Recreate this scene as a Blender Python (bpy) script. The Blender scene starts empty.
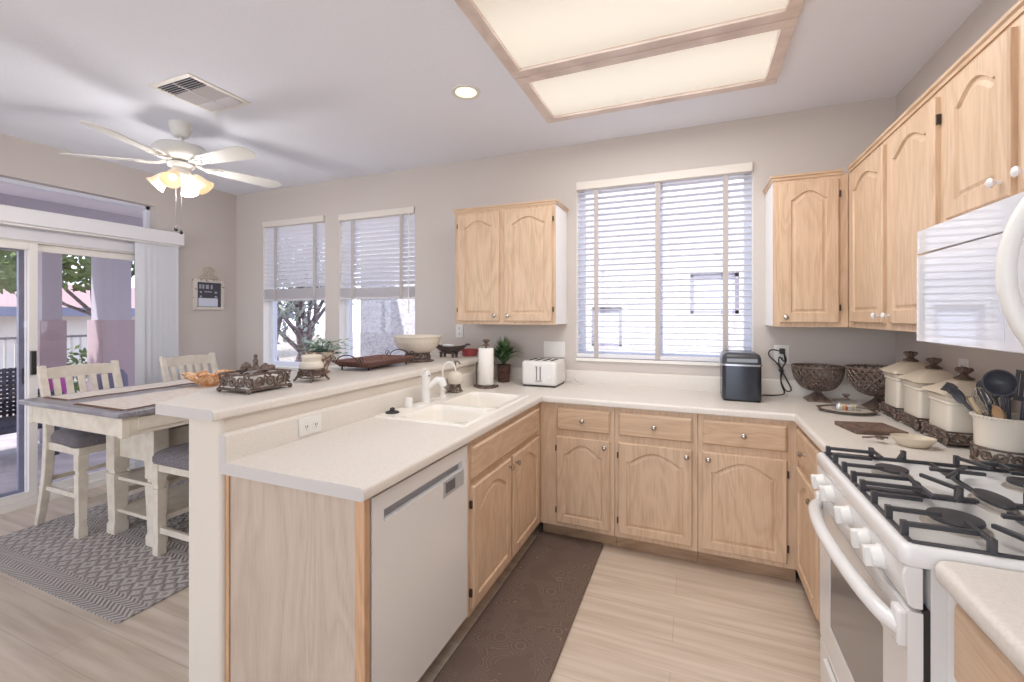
import bpy, bmesh, math, random
from math import sin, cos, pi, radians, sqrt, atan2
from mathutils import Vector, Matrix
random.seed(7)
S = bpy.context.scene
COL = S.collection

# ------------------------------------------------------------------ camera
F_PX, CY = 443.44, 315.95
cam_d = bpy.data.cameras.new('camera')
cam = bpy.data.objects.new('camera', cam_d)
COL.objects.link(cam)
cam.location = (-1.1097, -3.3186, 1.4235)
cam.rotation_euler = (radians(90), 0, 0.3907)
cam_d.sensor_width = 36.0
cam_d.lens = F_PX * 36.0 / 1024.0
cam_d.shift_y = -(341.0 - CY) / 1024.0
cam_d.clip_start = 0.02
S.camera = cam

# ------------------------------------------------------------------ render look
S.view_settings.view_transform = 'Standard'
S.view_settings.look = 'None'
S.view_settings.gamma = 1.0
S.view_settings.use_curve_mapping = False
S.view_settings.exposure = -0.05
S.cycles.use_denoising = True
S.cycles.max_bounces = 10
S.cycles.diffuse_bounces = 7
S.cycles.glossy_bounces = 4
S.cycles.transmission_bounces = 6
S.cycles.transparent_max_bounces = 12
S.cycles.caustics_reflective = False
S.cycles.caustics_refractive = False
S.cycles.sample_clamp_indirect = 8.0

# ------------------------------------------------------------------ world / sun / big lamps
WORLD_STRENGTH = 2.7
w = bpy.data.worlds.new('sky'); S.world = w; w.use_nodes = True
nt = w.node_tree; nt.nodes.clear()
out = nt.nodes.new('ShaderNodeOutputWorld'); bg = nt.nodes.new('ShaderNodeBackground')
tc = nt.nodes.new('ShaderNodeTexCoord'); sx = nt.nodes.new('ShaderNodeSeparateXYZ'); cr = nt.nodes.new('ShaderNodeValToRGB')
nt.links.new(tc.outputs['Generated'], sx.inputs[0]); nt.links.new(sx.outputs['Z'], cr.inputs[0])
cr.color_ramp.elements[0].position = 0.0; cr.color_ramp.elements[0].color = (0.90, 0.93, 1.0, 1)
cr.color_ramp.elements[1].position = 0.7; cr.color_ramp.elements[1].color = (0.62, 0.75, 1.0, 1)
nt.links.new(cr.outputs[0], bg.inputs[0]); bg.inputs[1].default_value = WORLD_STRENGTH
nt.links.new(bg.outputs[0], out.inputs[0])

sun_d = bpy.data.lights.new('sun', 'SUN'); sun = bpy.data.objects.new('sun', sun_d); COL.objects.link(sun)
sun_d.energy = 5.5; sun_d.angle = radians(1.0); sun_d.color = (1.0, 0.96, 0.9)
sun.rotation_euler = Vector((0.2, 0.58, -0.79)).to_track_quat('-Z', 'Y').to_euler()

def area_light(name, loc, rot, sx_, sy_, power, color):
    d = bpy.data.lights.new(name, 'AREA'); d.shape = 'RECTANGLE'; d.size = sx_; d.size_y = sy_
    d.energy = power; d.color = color
    o = bpy.data.objects.new(name, d); o.location = loc; o.rotation_euler = rot; COL.objects.link(o); return o
# the fluorescent tubes of the kitchen light box (they shine down from just under its lenses)
for yy in (-0.80, -1.40, -2.0):
    area_light('fluorescent_tubes', (-1.35, yy, 2.712), (0, 0, 0), 1.12, 0.40, 10.5, (1.0, 0.97, 0.94))
# added fill light behind the camera, unseen, brightens the room like rear daylight
area_light('rear_fill_light', (-3.0, -6.3, 1.45), (radians(90), 0, 0), 5.2, 2.3, 66, (0.86, 0.92, 1.0))

# ------------------------------------------------------------------ materials
def lin(c):
    return tuple(((v / 255.0) / 12.92 if v <= 10.3 else (((v / 255.0) + 0.055) / 1.055) ** 2.4) for v in c) + (1,)
MATS = {}
def mat(name, col, rough=0.5, metal=0.0, emit=None, estr=0.0, spec=0.5, noise=None, bump=None, trans=0.0, alpha=None, coat=0.0, ior=None):
    """noise=(scale xyz, second colour, lo, hi); bump=(scale, strength)"""
    if name in MATS: return MATS[name]
    m = bpy.data.materials.new(name); m.use_nodes = True; MATS[name] = m
    n = m.node_tree.nodes; l = m.node_tree.links; b = n['Principled BSDF']
    b.inputs['Base Color'].default_value = lin(col); b.inputs['Roughness'].default_value = rough
    b.inputs['Metallic'].default_value = metal; b.inputs['Specular IOR Level'].default_value = spec
    b.inputs['Transmission Weight'].default_value = trans; b.inputs['Coat Weight'].default_value = coat
    if ior: b.inputs['IOR'].default_value = ior
    if emit: b.inputs['Emission Color'].default_value = lin(emit); b.inputs['Emission Strength'].default_value = estr
    if alpha is not None: b.inputs['Alpha'].default_value = alpha
    if noise or bump:
        t = n.new('ShaderNodeTexCoord')
    if noise:
        sc, c2, lo, hi = noise
        mp = n.new('ShaderNodeMapping'); mp.inputs['Scale'].default_value = sc
        nz = n.new('ShaderNodeTexNoise'); nz.inputs['Scale'].default_value = 1.0; nz.inputs['Detail'].default_value = 5
        r = n.new('ShaderNodeValToRGB'); r.color_ramp.elements[0].position = lo; r.color_ramp.elements[1].position = hi
        r.color_ramp.elements[0].color = lin(c2); r.color_ramp.elements[1].color = lin(col)
        l.new(t.outputs['Object'], mp.inputs[0]); l.new(mp.outputs[0], nz.inputs['Vector'])
        l.new(nz.outputs['Fac'], r.inputs[0]); l.new(r.outputs[0], b.inputs['Base Color'])
    if bump:
        nb = n.new('ShaderNodeTexNoise'); nb.inputs['Scale'].default_value = bump[0]; nb.inputs['Detail'].default_value = 4
        bp = n.new('ShaderNodeBump'); bp.inputs['Strength'].default_value = bump[1]; bp.inputs['Distance'].default_value = 0.01
        l.new(t.outputs['Object'], nb.inputs['Vector']); l.new(nb.outputs['Fac'], bp.inputs['Height']); l.new(bp.outputs[0], b.inputs['Normal'])
    return m

def wood(name, base, dark, axis, rough=0.45, fine=220.0, contrast=1.0):
    """oak grain running along axis ('x','y','z','h' = both horizontal axes)"""
    if name in MATS: return MATS[name]
    m = bpy.data.materials.new(name); m.use_nodes = True; MATS[name] = m
    n = m.node_tree.nodes; l = m.node_tree.links; b = n['Principled BSDF']; b.inputs['Roughness'].default_value = rough
    t = n.new('ShaderNodeTexCoord'); geo = n.new('ShaderNodeNewGeometry')
    def scaled(k_across, k_along):
        mp = n.new('ShaderNodeMapping')
        s = [k_across] * 3
        if axis == 'h': s[0] = s[1] = k_along
        else: s['xyz'.index(axis)] = k_along
        mp.inputs['Scale'].default_value = s
        l.new(geo.outputs['Position'], mp.inputs[0]); return mp.outputs[0]
    # cathedral figure
    n1 = n.new('ShaderNodeTexNoise'); n1.inputs['Scale'].default_value = 1; n1.inputs['Detail'].default_value = 2; n1.inputs['Distortion'].default_value = 0.6
    l.new(scaled(7, 1.3), n1.inputs['Vector'])
    mul = n.new('ShaderNodeMath'); mul.operation = 'MULTIPLY'; mul.inputs[1].default_value = 14; l.new(n1.outputs['Fac'], mul.inputs[0])
    fr = n.new('ShaderNodeMath'); fr.operation = 'PINGPONG'; fr.inputs[1].default_value = 1.0; l.new(mul.outputs[0], fr.inputs[0])
    n2 = n.new('ShaderNodeTexNoise'); n2.inputs['Scale'].default_value = 1; n2.inputs['Detail'].default_value = 3
    l.new(scaled(fine, fine / 22), n2.inputs['Vector'])
    a = n.new('ShaderNodeMath'); a.operation = 'MULTIPLY'; a.inputs[1].default_value = 0.34; l.new(fr.outputs[0], a.inputs[0])
    c = n.new('ShaderNodeMath'); c.operation = 'MULTIPLY_ADD'; c.inputs[1].default_value = 0.95; l.new(n2.outputs['Fac'], c.inputs[0]); l.new(a.outputs[0], c.inputs[2])
    r = n.new('ShaderNodeValToRGB'); r.color_ramp.elements[0].position = 0.25; r.color_ramp.elements[1].position = 0.25 + 0.55 / contrast
    r.color_ramp.elements[0].color = lin(dark); r.color_ramp.elements[1].color = lin(base)
    l.new(c.outputs[0], r.inputs[0]); l.new(r.outputs[0], b.inputs['Base Color'])
    return m

WALL = mat('wall_paint', (202, 195, 190), 0.85, bump=(90, 0.06), spec=0.2)
CEIL = mat('ceiling_paint', (236, 240, 250), 0.9, bump=(60, 0.12), spec=0.1)
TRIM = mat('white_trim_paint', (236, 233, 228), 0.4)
KNEE = mat('cream_wall_paint', (208, 200, 189), 0.8, bump=(90, 0.05), spec=0.2)
OAK_V = wood('pickled_oak_upright', (211, 184, 157), (187, 158, 129), 'z')
OAK_H = wood('pickled_oak_level', (207, 179, 151), (185, 155, 126), 'h')
OAK_PANEL = wood('grey_oak_laminate', (188, 173, 158), (168, 151, 135), 'z', contrast=.9)
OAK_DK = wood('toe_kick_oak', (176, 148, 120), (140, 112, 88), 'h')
OAK_EDGE = wood('honey_oak_edge', (196, 158, 124), (172, 134, 100), 'z')
OAK_LIGHT = wood('whitewashed_oak_trim', (228, 214, 206), (206, 190, 182), 'h', fine=160)
LAM = mat('cream_laminate', (221, 216, 209), 0.38, noise=((160, 160, 160), (214, 207, 199), 0.35, 0.6))
LAM_G = mat('laminate_end_cap', (192, 187, 184), 0.5)
WHITE = mat('white_enamel', (222, 221, 220), 0.16, spec=0.5)
WHITEP = mat('white_plastic', (228, 227, 224), 0.35)
WHITES = mat('white_melamine', (244, 243, 242), 0.45)
SINK = mat('white_composite', (238, 234, 226), 0.22)
CHROME = mat('brushed_nickel', (190, 185, 178), 0.25, 1.0)
BLACK = mat('black_cast_iron', (62, 62, 66), 0.42, 0.0, spec=0.5)
BLACKP = mat('black_plastic', (40, 40, 42), 0.4)
DARKHOLE = mat('dark_slot', (30, 30, 32), 0.7)
BRONZE = mat('bronze_scrollwork', (124, 106, 96), 0.42, 0.2, noise=((60, 60, 60), (84, 70, 64), 0.35, 0.65))
CREAMC = mat('cream_ceramic', (220, 212, 198), 0.22)
SLAT = mat('white_blind_slat', (226, 226, 232), 0.45)
CHALKC = mat('painted_cream_wood', (222, 214, 200), 0.5, noise=((14, 14, 14), (206, 197, 183), 0.3, 0.6))
TABLETOP = wood('grey_washed_tabletop', (150, 148, 156), (112, 106, 112), 'x', rough=0.28)
def glass_mat():
    m = bpy.data.materials.new('window_glass'); m.use_nodes = True
    n = m.node_tree.nodes; l = m.node_tree.links; n.remove(n['Principled BSDF'])
    tr = n.new('ShaderNodeBsdfTransparent'); gl = n.new('ShaderNodeBsdfGlossy'); gl.inputs['Roughness'].default_value = 0.02
    tr.inputs[0].default_value = (0.97, 0.97, 1.0, 1)
    mx = n.new('ShaderNodeMixShader'); mx.inputs[0].default_value = 0.05
    l.new(tr.outputs[0], mx.inputs[1]); l.new(gl.outputs[0], mx.inputs[2]); l.new(mx.outputs[0], n['Material Output'].inputs[0]); return m
GLASS = glass_mat(); MATS['glass'] = GLASS

def floor_mat():
    m = bpy.data.materials.new('vinyl_plank_floor'); m.use_nodes = True
    n = m.node_tree.nodes; l = m.node_tree.links; b = n['Principled BSDF']; b.inputs['Roughness'].default_value = 0.36
    g = n.new('ShaderNodeNewGeometry')
    br = n.new('ShaderNodeTexBrick'); br.offset = 0.37; br.inputs['Scale'].default_value = 1
    br.inputs['Brick Width'].default_value = 1.2; br.inputs['Row Height'].default_value = 0.18; br.inputs['Mortar Size'].default_value = 0.0012
    br.inputs['Color1'].default_value = lin((215, 202, 187)); br.inputs['Color2'].default_value = lin((207, 193, 177)); br.inputs['Mortar'].default_value = lin((182, 166, 148))
    l.new(g.outputs['Position'], br.inputs['Vector'])
    mp = n.new('ShaderNodeMapping'); mp.inputs['Scale'].default_value = (1.6, 26, 1); nz = n.new('ShaderNodeTexNoise'); nz.inputs['Scale'].default_value = 1; nz.inputs['Detail'].default_value = 6
    l.new(g.outputs['Position'], mp.inputs[0]); l.new(mp.outputs[0], nz.inputs['Vector'])
    r = n.new('ShaderNodeValToRGB'); r.color_ramp.elements[0].position = 0.3; r.color_ramp.elements[0].color = lin((228, 222, 216)); r.color_ramp.elements[1].position = 0.62; r.color_ramp.elements[1].color = (1, 1, 1, 1)
    l.new(nz.outputs['Fac'], r.inputs[0])
    mx = n.new('ShaderNodeMix'); mx.data_type = 'RGBA'; mx.blend_type = 'MULTIPLY'; mx.inputs[0].default_value = 1
    l.new(br.outputs['Color'], mx.inputs[6]); l.new(r.outputs[0], mx.inputs[7]); l.new(mx.outputs[2], b.inputs['Base Color'])
    return m
def mathn(n, l, op, a, b=None, c=None):
    x = n.new('ShaderNodeMath'); x.operation = op
    for i, v in enumerate((a, b, c)):
        if v is None: continue
        if isinstance(v, (int, float)): x.inputs[i].default_value = v
        else: l.new(v, x.inputs[i])
    return x.outputs[0]
def rug_mat():
    m = bpy.data.materials.new('woven_grey_rug'); m.use_nodes = True
    n = m.node_tree.nodes; l = m.node_tree.links; b = n['Principled BSDF']; b.inputs['Roughness'].default_value = 0.95; b.inputs['Specular IOR Level'].default_value = 0.1
    g = n.new('ShaderNodeNewGeometry'); s = n.new('ShaderNodeSeparateXYZ'); l.new(g.outputs['Position'], s.inputs[0])
    X, Y = s.outputs['X'], s.outputs['Y']
    zig = mathn(n, l, 'PINGPONG', X, 0.045)
    wide = mathn(n, l, 'PINGPONG', mathn(n, l, 'MULTIPLY', mathn(n, l, 'ADD', Y, zig), 38), 1)          # chevrons
    ribs = mathn(n, l, 'PINGPONG', mathn(n, l, 'MULTIPLY', mathn(n, l, 'ADD', X, mathn(n, l, 'PINGPONG', Y, 0.04)), 62), 1)   # herringbone ribs
    dia = mathn(n, l, 'PINGPONG', mathn(n, l, 'MULTIPLY', mathn(n, l, 'ADD', mathn(n, l, 'PINGPONG', X, 0.05), mathn(n, l, 'PINGPONG', Y, 0.05)), 34), 1)   # diamonds
    k3 = mathn(n, l, 'FRACT', mathn(n, l, 'MULTIPLY', mathn(n, l, 'ADD', Y, 2.122), 1 / .45))
    def pick(f, a, b):
        mx_ = n.new('ShaderNodeMix'); mx_.data_type = 'FLOAT'; l.new(f, mx_.inputs[0]); l.new(a, mx_.inputs[2]); l.new(b, mx_.inputs[3]); return mx_
    m1 = pick(mathn(n, l, 'GREATER_THAN', k3, .31), ribs, dia)
    mixv = pick(mathn(n, l, 'GREATER_THAN', k3, .67), m1.outputs[0], wide)
    weave = n.new('ShaderNodeTexNoise'); weave.inputs['Scale'].default_value = 240
    tot = mathn(n, l, 'MULTIPLY_ADD', weave.outputs['Fac'], 0.5, mixv.outputs[0])
    r = n.new('ShaderNodeValToRGB'); r.color_ramp.elements[0].position = 0.3; r.color_ramp.elements[0].color = lin((150, 143, 140)); r.color_ramp.elements[1].position = 0.95; r.color_ramp.elements[1].color = lin((196, 190, 186))
    l.new(tot, r.inputs[0]); l.new(r.outputs[0], b.inputs['Base Color'])
    bp = n.new('ShaderNodeBump'); bp.inputs['Strength'].default_value = 0.8; bp.inputs['Distance'].default_value = 0.008; l.new(tot, bp.inputs['Height']); l.new(bp.outputs[0], b.inputs['Normal'])
    return m
def mat_brown():
    m = bpy.data.materials.new('embossed_brown_mat'); m.use_nodes = True
    n = m.node_tree.nodes; l = m.node_tree.links; b = n['Principled BSDF']; b.inputs['Roughness'].default_value = 0.42
    g = n.new('ShaderNodeNewGeometry')
    vo = n.new('ShaderNodeTexVoronoi'); vo.inputs['Scale'].default_value = 13; l.new(g.outputs['Position'], vo.inputs['Vector'])
    # rings inside each cell read as scrolls
    sp = mathn(n, l, 'PINGPONG', mathn(n, l, 'MULTIPLY', vo.outputs['Distance'], 16), 1)
    hi = mathn(n, l, 'GREATER_THAN', sp, 0.88)
    nz = n.new('ShaderNodeTexNoise'); nz.inputs['Scale'].default_value = 5; l.new(g.outputs['Position'], nz.inputs['Vector'])
    mul = mathn(n, l, 'MULTIPLY', hi, mathn(n, l, 'GREATER_THAN', nz.outputs['Fac'], 0.42))
    r = n.new('ShaderNodeValToRGB'); r.color_ramp.elements[0].color = lin((102, 86, 78)); r.color_ramp.elements[1].color = lin((142, 126, 114)); l.new(mul, r.inputs[0])
    l.new(r.outputs[0], b.inputs['Base Color'])
    bp = n.new('ShaderNodeBump'); bp.inputs['Strength'].default_value = 0.5; bp.inputs['Distance'].default_value = 0.004; l.new(mul, bp.inputs['Height']); l.new(bp.outputs[0], b.inputs['Normal'])
    return m
FLOORM = floor_mat(); RUGM = rug_mat(); MATM = mat_brown()

# ------------------------------------------------------------------ mesh helpers
ORG = {}
class MB:
    """collects shapes in world (or thing-local) coordinates; build() links them as one mesh object"""
    def __init__(s): s.v = []; s.f = []
    def add(s, vs, fs):
        o = len(s.v); s.v += [tuple(p) for p in vs]; s.f += [tuple(i + o for i in f) for f in fs]; return s
    def box(s, x0, x1, y0, y1, z0, z1):
        x0, x1 = min(x0, x1), max(x0, x1); y0, y1 = min(y0, y1), max(y0, y1); z0, z1 = min(z0, z1), max(z0, z1)
        return s.add([(x0, y0, z0), (x1, y0, z0), (x1, y1, z0), (x0, y1, z0), (x0, y0, z1), (x1, y0, z1), (x1, y1, z1), (x0, y1, z1)],
                     [(0, 3, 2, 1), (4, 5, 6, 7), (0, 1, 5, 4), (1, 2, 6, 5), (2, 3, 7, 6), (3, 0, 4, 7)])
    def obox(s, c, ax, ay, az):
        c, ax, ay, az = map(Vector, (c, ax, ay, az)); vs = []
        for k in (-1, 1):
            for (i, j) in ((-1, -1), (1, -1), (1, 1), (-1, 1)): vs.append(c + ax * i + ay * j + az * k)
        return s.add(vs, [(0, 3, 2, 1), (4, 5, 6, 7), (0, 1, 5, 4), (1, 2, 6, 5), (2, 3, 7, 6), (3, 0, 4, 7)])
    def loops(s, loops, caps=(True, True), closed=True):
        """skin a list of equal-length vertex loops"""
        n = len(loops[0]); vs = [p for L in loops for p in L]; fs = []
        for i in range(len(loops) - 1):
            for j in range(n if closed else n - 1):
                k = (j + 1) % n; fs.append((i * n + j, i * n + k, (i + 1) * n + k, (i + 1) * n + j))
        if caps[0]: fs.append(tuple(reversed(range(n))))
        if caps[1]: fs.append(tuple((len(loops) - 1) * n + j for j in range(n)))
        return s.add(vs, fs)
    def lathe(s, prof, c=(0, 0, 0), n=24, caps=(True, True), sx_=1, sy_=1, axis=None):
        """prof = [(r,z)..] bottom to top"""
        R = Vector((0, 0, 1)).rotation_difference(Vector(axis).normalized()).to_matrix() if axis else None
        L = []
        for r, z in prof:
            lp = [Vector((r * cos(2 * pi * i / n) * sx_, r * sin(2 * pi * i / n) * sy_, z)) for i in range(n)]
            if R: lp = [R @ p for p in lp]
            L.append([p + Vector(c) for p in lp])
        return s.loops(L, caps)
    def cyl(s, a, b, r, n=12, r2=None):
        a, b = Vector(a), Vector(b); d = b - a
        return s.lathe([(r, 0), (r2 if r2 is not None else r, d.length)], a, n, axis=d)
    def tube(s, pts, r, n=6, closed=False):
        P = [Vector(p) for p in pts]; L = []; up = None
        m = len(P)
        for i in range(m):
            if closed: t = P[(i + 1) % m] - P[i - 1]
            else: t = P[min(i + 1, m - 1)] - P[max(i - 1, 0)]
            if t.length < 1e-9: t = Vector((0, 0, 1))
            t.normalize()
            if up is None: up = t.orthogonal().normalized()
            up = (up - t * up.dot(t))
            up = up.normalized() if up.length > 1e-6 else t.orthogonal().normalized()
            bi = t.cross(up); rr = r[i] if isinstance(r, (list, tuple)) else r
            L.append([P[i] + up * rr * cos(2 * pi * k / n) + bi * rr * sin(2 * pi * k / n) for k in range(n)])
        if closed: L.append(L[0]); return s.loops(L, (False, False))
        return s.loops(L)
    def prism(s, poly, axis, a, b):
        """extrude a 2-D polygon along an axis; poly coords are the two other axes in order"""
        def P(q, t):
            return {'x': (t, q[0], q[1]), 'y': (q[0], t, q[1]), 'z': (q[0], q[1], t)}[axis]
        return s.loops([[P(q, a) for q in poly], [P(q, b) for q in poly]])
    def ball(s, c, r, n=12, sz=1.0):
        pr = [(max(1e-4, r * sin(pi * i / 8)), -r * sz * cos(pi * i / 8)) for i in range(9)]
        return s.lathe(pr, c, n)
    def build(s, name, m, parent=None, org=None, bevel=0.0, smooth=None, seg=2, label=None):
        o0 = Vector(ORG[parent.name]) if parent is not None and parent.name in ORG else Vector((0, 0, 0))
        if parent is None and org is not None: o0 = Vector(org)
        me = bpy.data.meshes.new(name); me.from_pydata([tuple(Vector(p) - o0) for p in s.v], [], s.f)
        bm = bmesh.new(); bm.from_mesh(me); bmesh.ops.recalc_face_normals(bm, faces=bm.faces)
        bm.to_mesh(me); bm.free()
        me.materials.append(m)
        if smooth is not None:
            me.shade_smooth(); me.set_sharp_from_angle(angle=radians(smooth))
        o = bpy.data.objects.new(name, me); COL.objects.link(o)
        if parent is not None: o.parent = parent; ORG[o.name] = tuple(o0)
        elif org is not None: o.location = org; ORG[o.name] = tuple(o0)
        if bevel:
            bv = o.modifiers.new('bevel', 'BEVEL'); bv.width = bevel; bv.segments = seg; bv.limit_method = 'ANGLE'; bv.angle_limit = radians(40)
            me.shade_smooth(); bv.harden_normals = False; me.set_sharp_from_angle(angle=radians(30))
        if label: o['label'] = label
        return o
def thing(name, label, cat, loc, group=None, rz=0, local=False):
    o = bpy.data.objects.new(name, None); o.empty_display_size = 0.1; COL.objects.link(o)
    o.location = loc; o.rotation_euler = (0, 0, rz); o['label'] = label; o['category'] = cat
    if group: o['group'] = group
    ORG[o.name] = (0, 0, 0) if local else tuple(loc)
    return o
def tag(o, label, cat, group=None):
    o['label'] = label; o['category'] = cat
    if group: o['group'] = group
    return o
def struct(o): o['kind'] = 'structure'; return o
def dup(root, loc, rz=None, label=None):
    def cp(o, par):
        c = o.copy(); COL.objects.link(c)
        if par is not None: c.parent = par
        for ch in [k for k in o.children]: cp(ch, c)
        return c
    r = cp(root, None); r.location = loc
    if rz is not None: r.rotation_euler = (0, 0, rz)
    if label: r['label'] = label
    return r
def rrect(cx, cy, hx, hy, r, n=5):
    P = []
    for (sx_, sy_, a0) in ((1, 1, 0), (-1, 1, 90), (-1, -1, 180), (1, -1, 270)):
        for i in range(n + 1):
            a = radians(a0 + 90 * i / n); P.append((cx + sx_ * (hx - r) + r * cos(a), cy + sy_ * (hy - r) + r * sin(a)))
    return P
def arc_pts(c, r, a0, a1, n, plane='xz'):
    out = []
    for i in range(n + 1):
        a = radians(a0 + (a1 - a0) * i / n); u, v = r * cos(a), r * sin(a)
        out.append({'xz': (c[0] + u, c[1], c[2] + v), 'yz': (c[0], c[1] + u, c[2] + v), 'xy': (c[0] + u, c[1] + v, c[2])}[plane])
    return out

# dimensions
H = 2.736; XL = -5.721; CT = 0.914; BAR = 1.10; YB = -6.6
OUTX = -5.87

# ================================================================== SETTING
struct(MB().box(XL - .15, .15, YB, .15, -.1, 0).build('floor', FLOORM))
struct(MB().box(XL - .15, .15, YB, .15, H, H + .15).build('ceiling', CEIL))
# back wall with its three window openings
W1 = (-5.312, -4.457, .897, 2.412); W2 = (-4.281, -3.41, .897, 2.400); W3 = (-1.944, -.751, 1.105, 2.436)
m = MB()
xs = [XL - .15, W1[0], W1[1], W2[0], W2[1], W3[0], W3[1], .15]
for i in range(0, 8, 2): m.box(xs[i], xs[i + 1], 0, .15, 0, H)
for W in (W1, W2, W3):
    m.box(W[0], W[1], 0, .15, 0, W[2]); m.box(W[0], W[1], 0, .15, W[3], H)
struct(m.build('wall_back', WALL))
struct(MB().box(0, .15, YB, 0, 0, H).build('wall_right', WALL))
# left wall: sliding door opening and transom
DY0, DY1, DZ0, DZ1 = -2.62, -.66, .0, 2.02
TY0, TY1, TZ0, TZ1 = -2.7, -.786, 2.209, 2.44
m = MB()
m.box(OUTX, XL, DY1, 0, 0, TZ0).box(OUTX, XL, DY0, DY1, DZ1, TZ0).box(OUTX, XL, TY1, 0, TZ0, H)
m.box(OUTX, XL, TY0, TY1, TZ1, H).box(OUTX, XL, YB, TY0, TZ0, H).box(OUTX, XL, YB, DY0, 0, TZ0)
struct(m.build('wall_left', WALL))
# wall behind the camera, with two tall window openings
m = MB(); m.box(XL - .15, .15, YB - .15, YB, 0, .25).box(XL - .15, .15, YB - .15, YB, 2.55, H + .15)
for a, b in ((XL - .15, -5.5), (-3.1, -2.9), (-.4, .15)): m.box(a, b, YB - .15, YB, .25, 2.55)
struct(m.build('wall_front', WALL))
# baseboards
struct(MB().box(XL, -2.833, -.014, 0, 0, .085).build('baseboard_back', TRIM, bevel=.004))
struct(MB().box(XL, XL + .014, DY1 + .06, -.014, 0, .085).build('baseboard_left', TRIM, bevel=.004))

def window(name, W, mull=None, frame_m=None):
    x0, x1, z0, z1 = W
    fm = frame_m or mat('vinyl_window_frame', (222, 226, 238), 0.4)
    f = MB(); y0, y1 = .085, .135; t = .045
    f.box(x0, x0 + t, y0, y1, z0, z1).box(x1 - t, x1, y0, y1, z0, z1).box(x0 + t, x1 - t, y0, y1, z0, z0 + t).box(x0 + t, x1 - t, y0, y1, z1 - t, z1)
    if mull: f.box(mull[0], mull[1], y0, y1, z0 + t, z1 - t)
    o = struct(f.build(name, fm, org=((x0 + x1) / 2, .11, z0)))
    MB().box(x0 + t, x1 - t, .108, .112, z0 + t, z1 - t).build('pane', GLASS, o)
    MB().box(x0, x1, -.012, .085, z0 - .02, z0 + .002).build('window_sill', TRIM, o)
    q = MB(); q.box(x0, x0 + .004, .004, y0, z0, z1).box(x1 - .004, x1, .004, y0, z0, z1).box(x0, x1, .004, y0, z1 - .004, z1); q.build('lit_reveal_liner', TRIM, o)  # white liner added over the wall-paint reveals so they look strongly lit
    return o
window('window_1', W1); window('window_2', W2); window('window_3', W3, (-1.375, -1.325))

# transom over the sliding door
fm = mat('vinyl_window_frame', (222, 226, 238), 0.4)
f = MB(); xa, xb = OUTX + .02, OUTX + .07
f.box(xa, xb, TY0, TY0 + .03, TZ0, TZ1).box(xa, xb, TY1 - .03, TY1, TZ0, TZ1).box(xa, xb, TY0, TY1, TZ0, TZ0 + .03).box(xa, xb, TY0, TY1, TZ1 - .03, TZ1)
o = struct(f.build('window_4', fm, org=(xa, -1.8, TZ0)))
MB().box(xa + .02, xa + .024, TY0 + .03, TY1 - .03, TZ0 + .03, TZ1 - .03).build('pane', GLASS, o)

# sliding glass door
GREYF = mat('grey_aluminium', (150, 152, 170), 0.4, 0.3)
f = MB(); xa, xb = XL - .09, XL - .01
f.box(xa, xb, DY0, DY0 + .04, 0, DZ1).box(xa, xb, DY1 - .04, DY1, 0, DZ1).box(xa, xb, DY0, DY1, DZ1 - .045, DZ1)
f.box(xa, xb + .02, DY0, DY1, 0, .05)
door = struct(f.build('door_1', TRIM, org=(XL - .05, -1.64, 0)))
def leaf_frame(x0, x1, ya, yb, fmat, nm):
    q = MB(); t = .05
    q.box(x0, x1, ya, ya + t, .05, DZ1 - .045).box(x0, x1, yb - t, yb, .05, DZ1 - .045).box(x0, x1, ya + t, yb - t, .05, .105).box(x0, x1, ya + t, yb - t, DZ1 - .1, DZ1 - .045)
    o = q.build(nm, fmat, door, bevel=.003)
    MB().box((x0 + x1) / 2 - .002, (x0 + x1) / 2 + .002, ya + t, yb - t, .105, DZ1 - .1).build('pane', GLASS, o); return o
leaf_frame(xa + .005, xa + .035, -1.62, DY1 - .04, TRIM, 'fixed_leaf')
sl = leaf_frame(xa + .045, xa + .075, DY0 + .04, -1.57, TRIM, 'sliding_leaf')
MB().box(xa + .075, xa + .1, -1.615, -1.585, .98, 1.16).build('door_handle', BLACKP, sl, bevel=.004)
struct(MB().box(XL, XL + .012, DY0 - .08, DY1 - .01, 1.985, 2.20).build('trim_1', mat('cool_white_trim', (222, 222, 228), .4), bevel=.003))
# dark screen-door frame outside
q = MB(); xs0 = OUTX - .05
q.box(xs0, xs0 + .03, -1.62, -1.55, .02, 1.98).box(xs0, xs0 + .03, -2.5, -2.44, .02, 1.98).box(xs0, xs0 + .03, -2.44, -1.62, 1.92, 1.98).box(xs0, xs0 + .03, -2.44, -1.62, .02, .09)
scr = q.build('screen_frame', GREYF, door)
MB().box(xs0 + .03, xs0 + .045, -1.60, -1.57, .9, 1.02).build('latch', BLACKP, scr)

# knee wall between kitchen and dining nook
struct(MB().prism(rrect(-2.735, -1.1365, .093, 1.1355, .018), 'z', 0, BAR - .04).build('wall_peninsula', KNEE, smooth=30))
struct(MB().prism(rrect(-2.731, -1.1425, .101, 1.1415, .02), 'z', 0, .075).build('baseboard_peninsula', TRIM, smooth=30))

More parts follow.
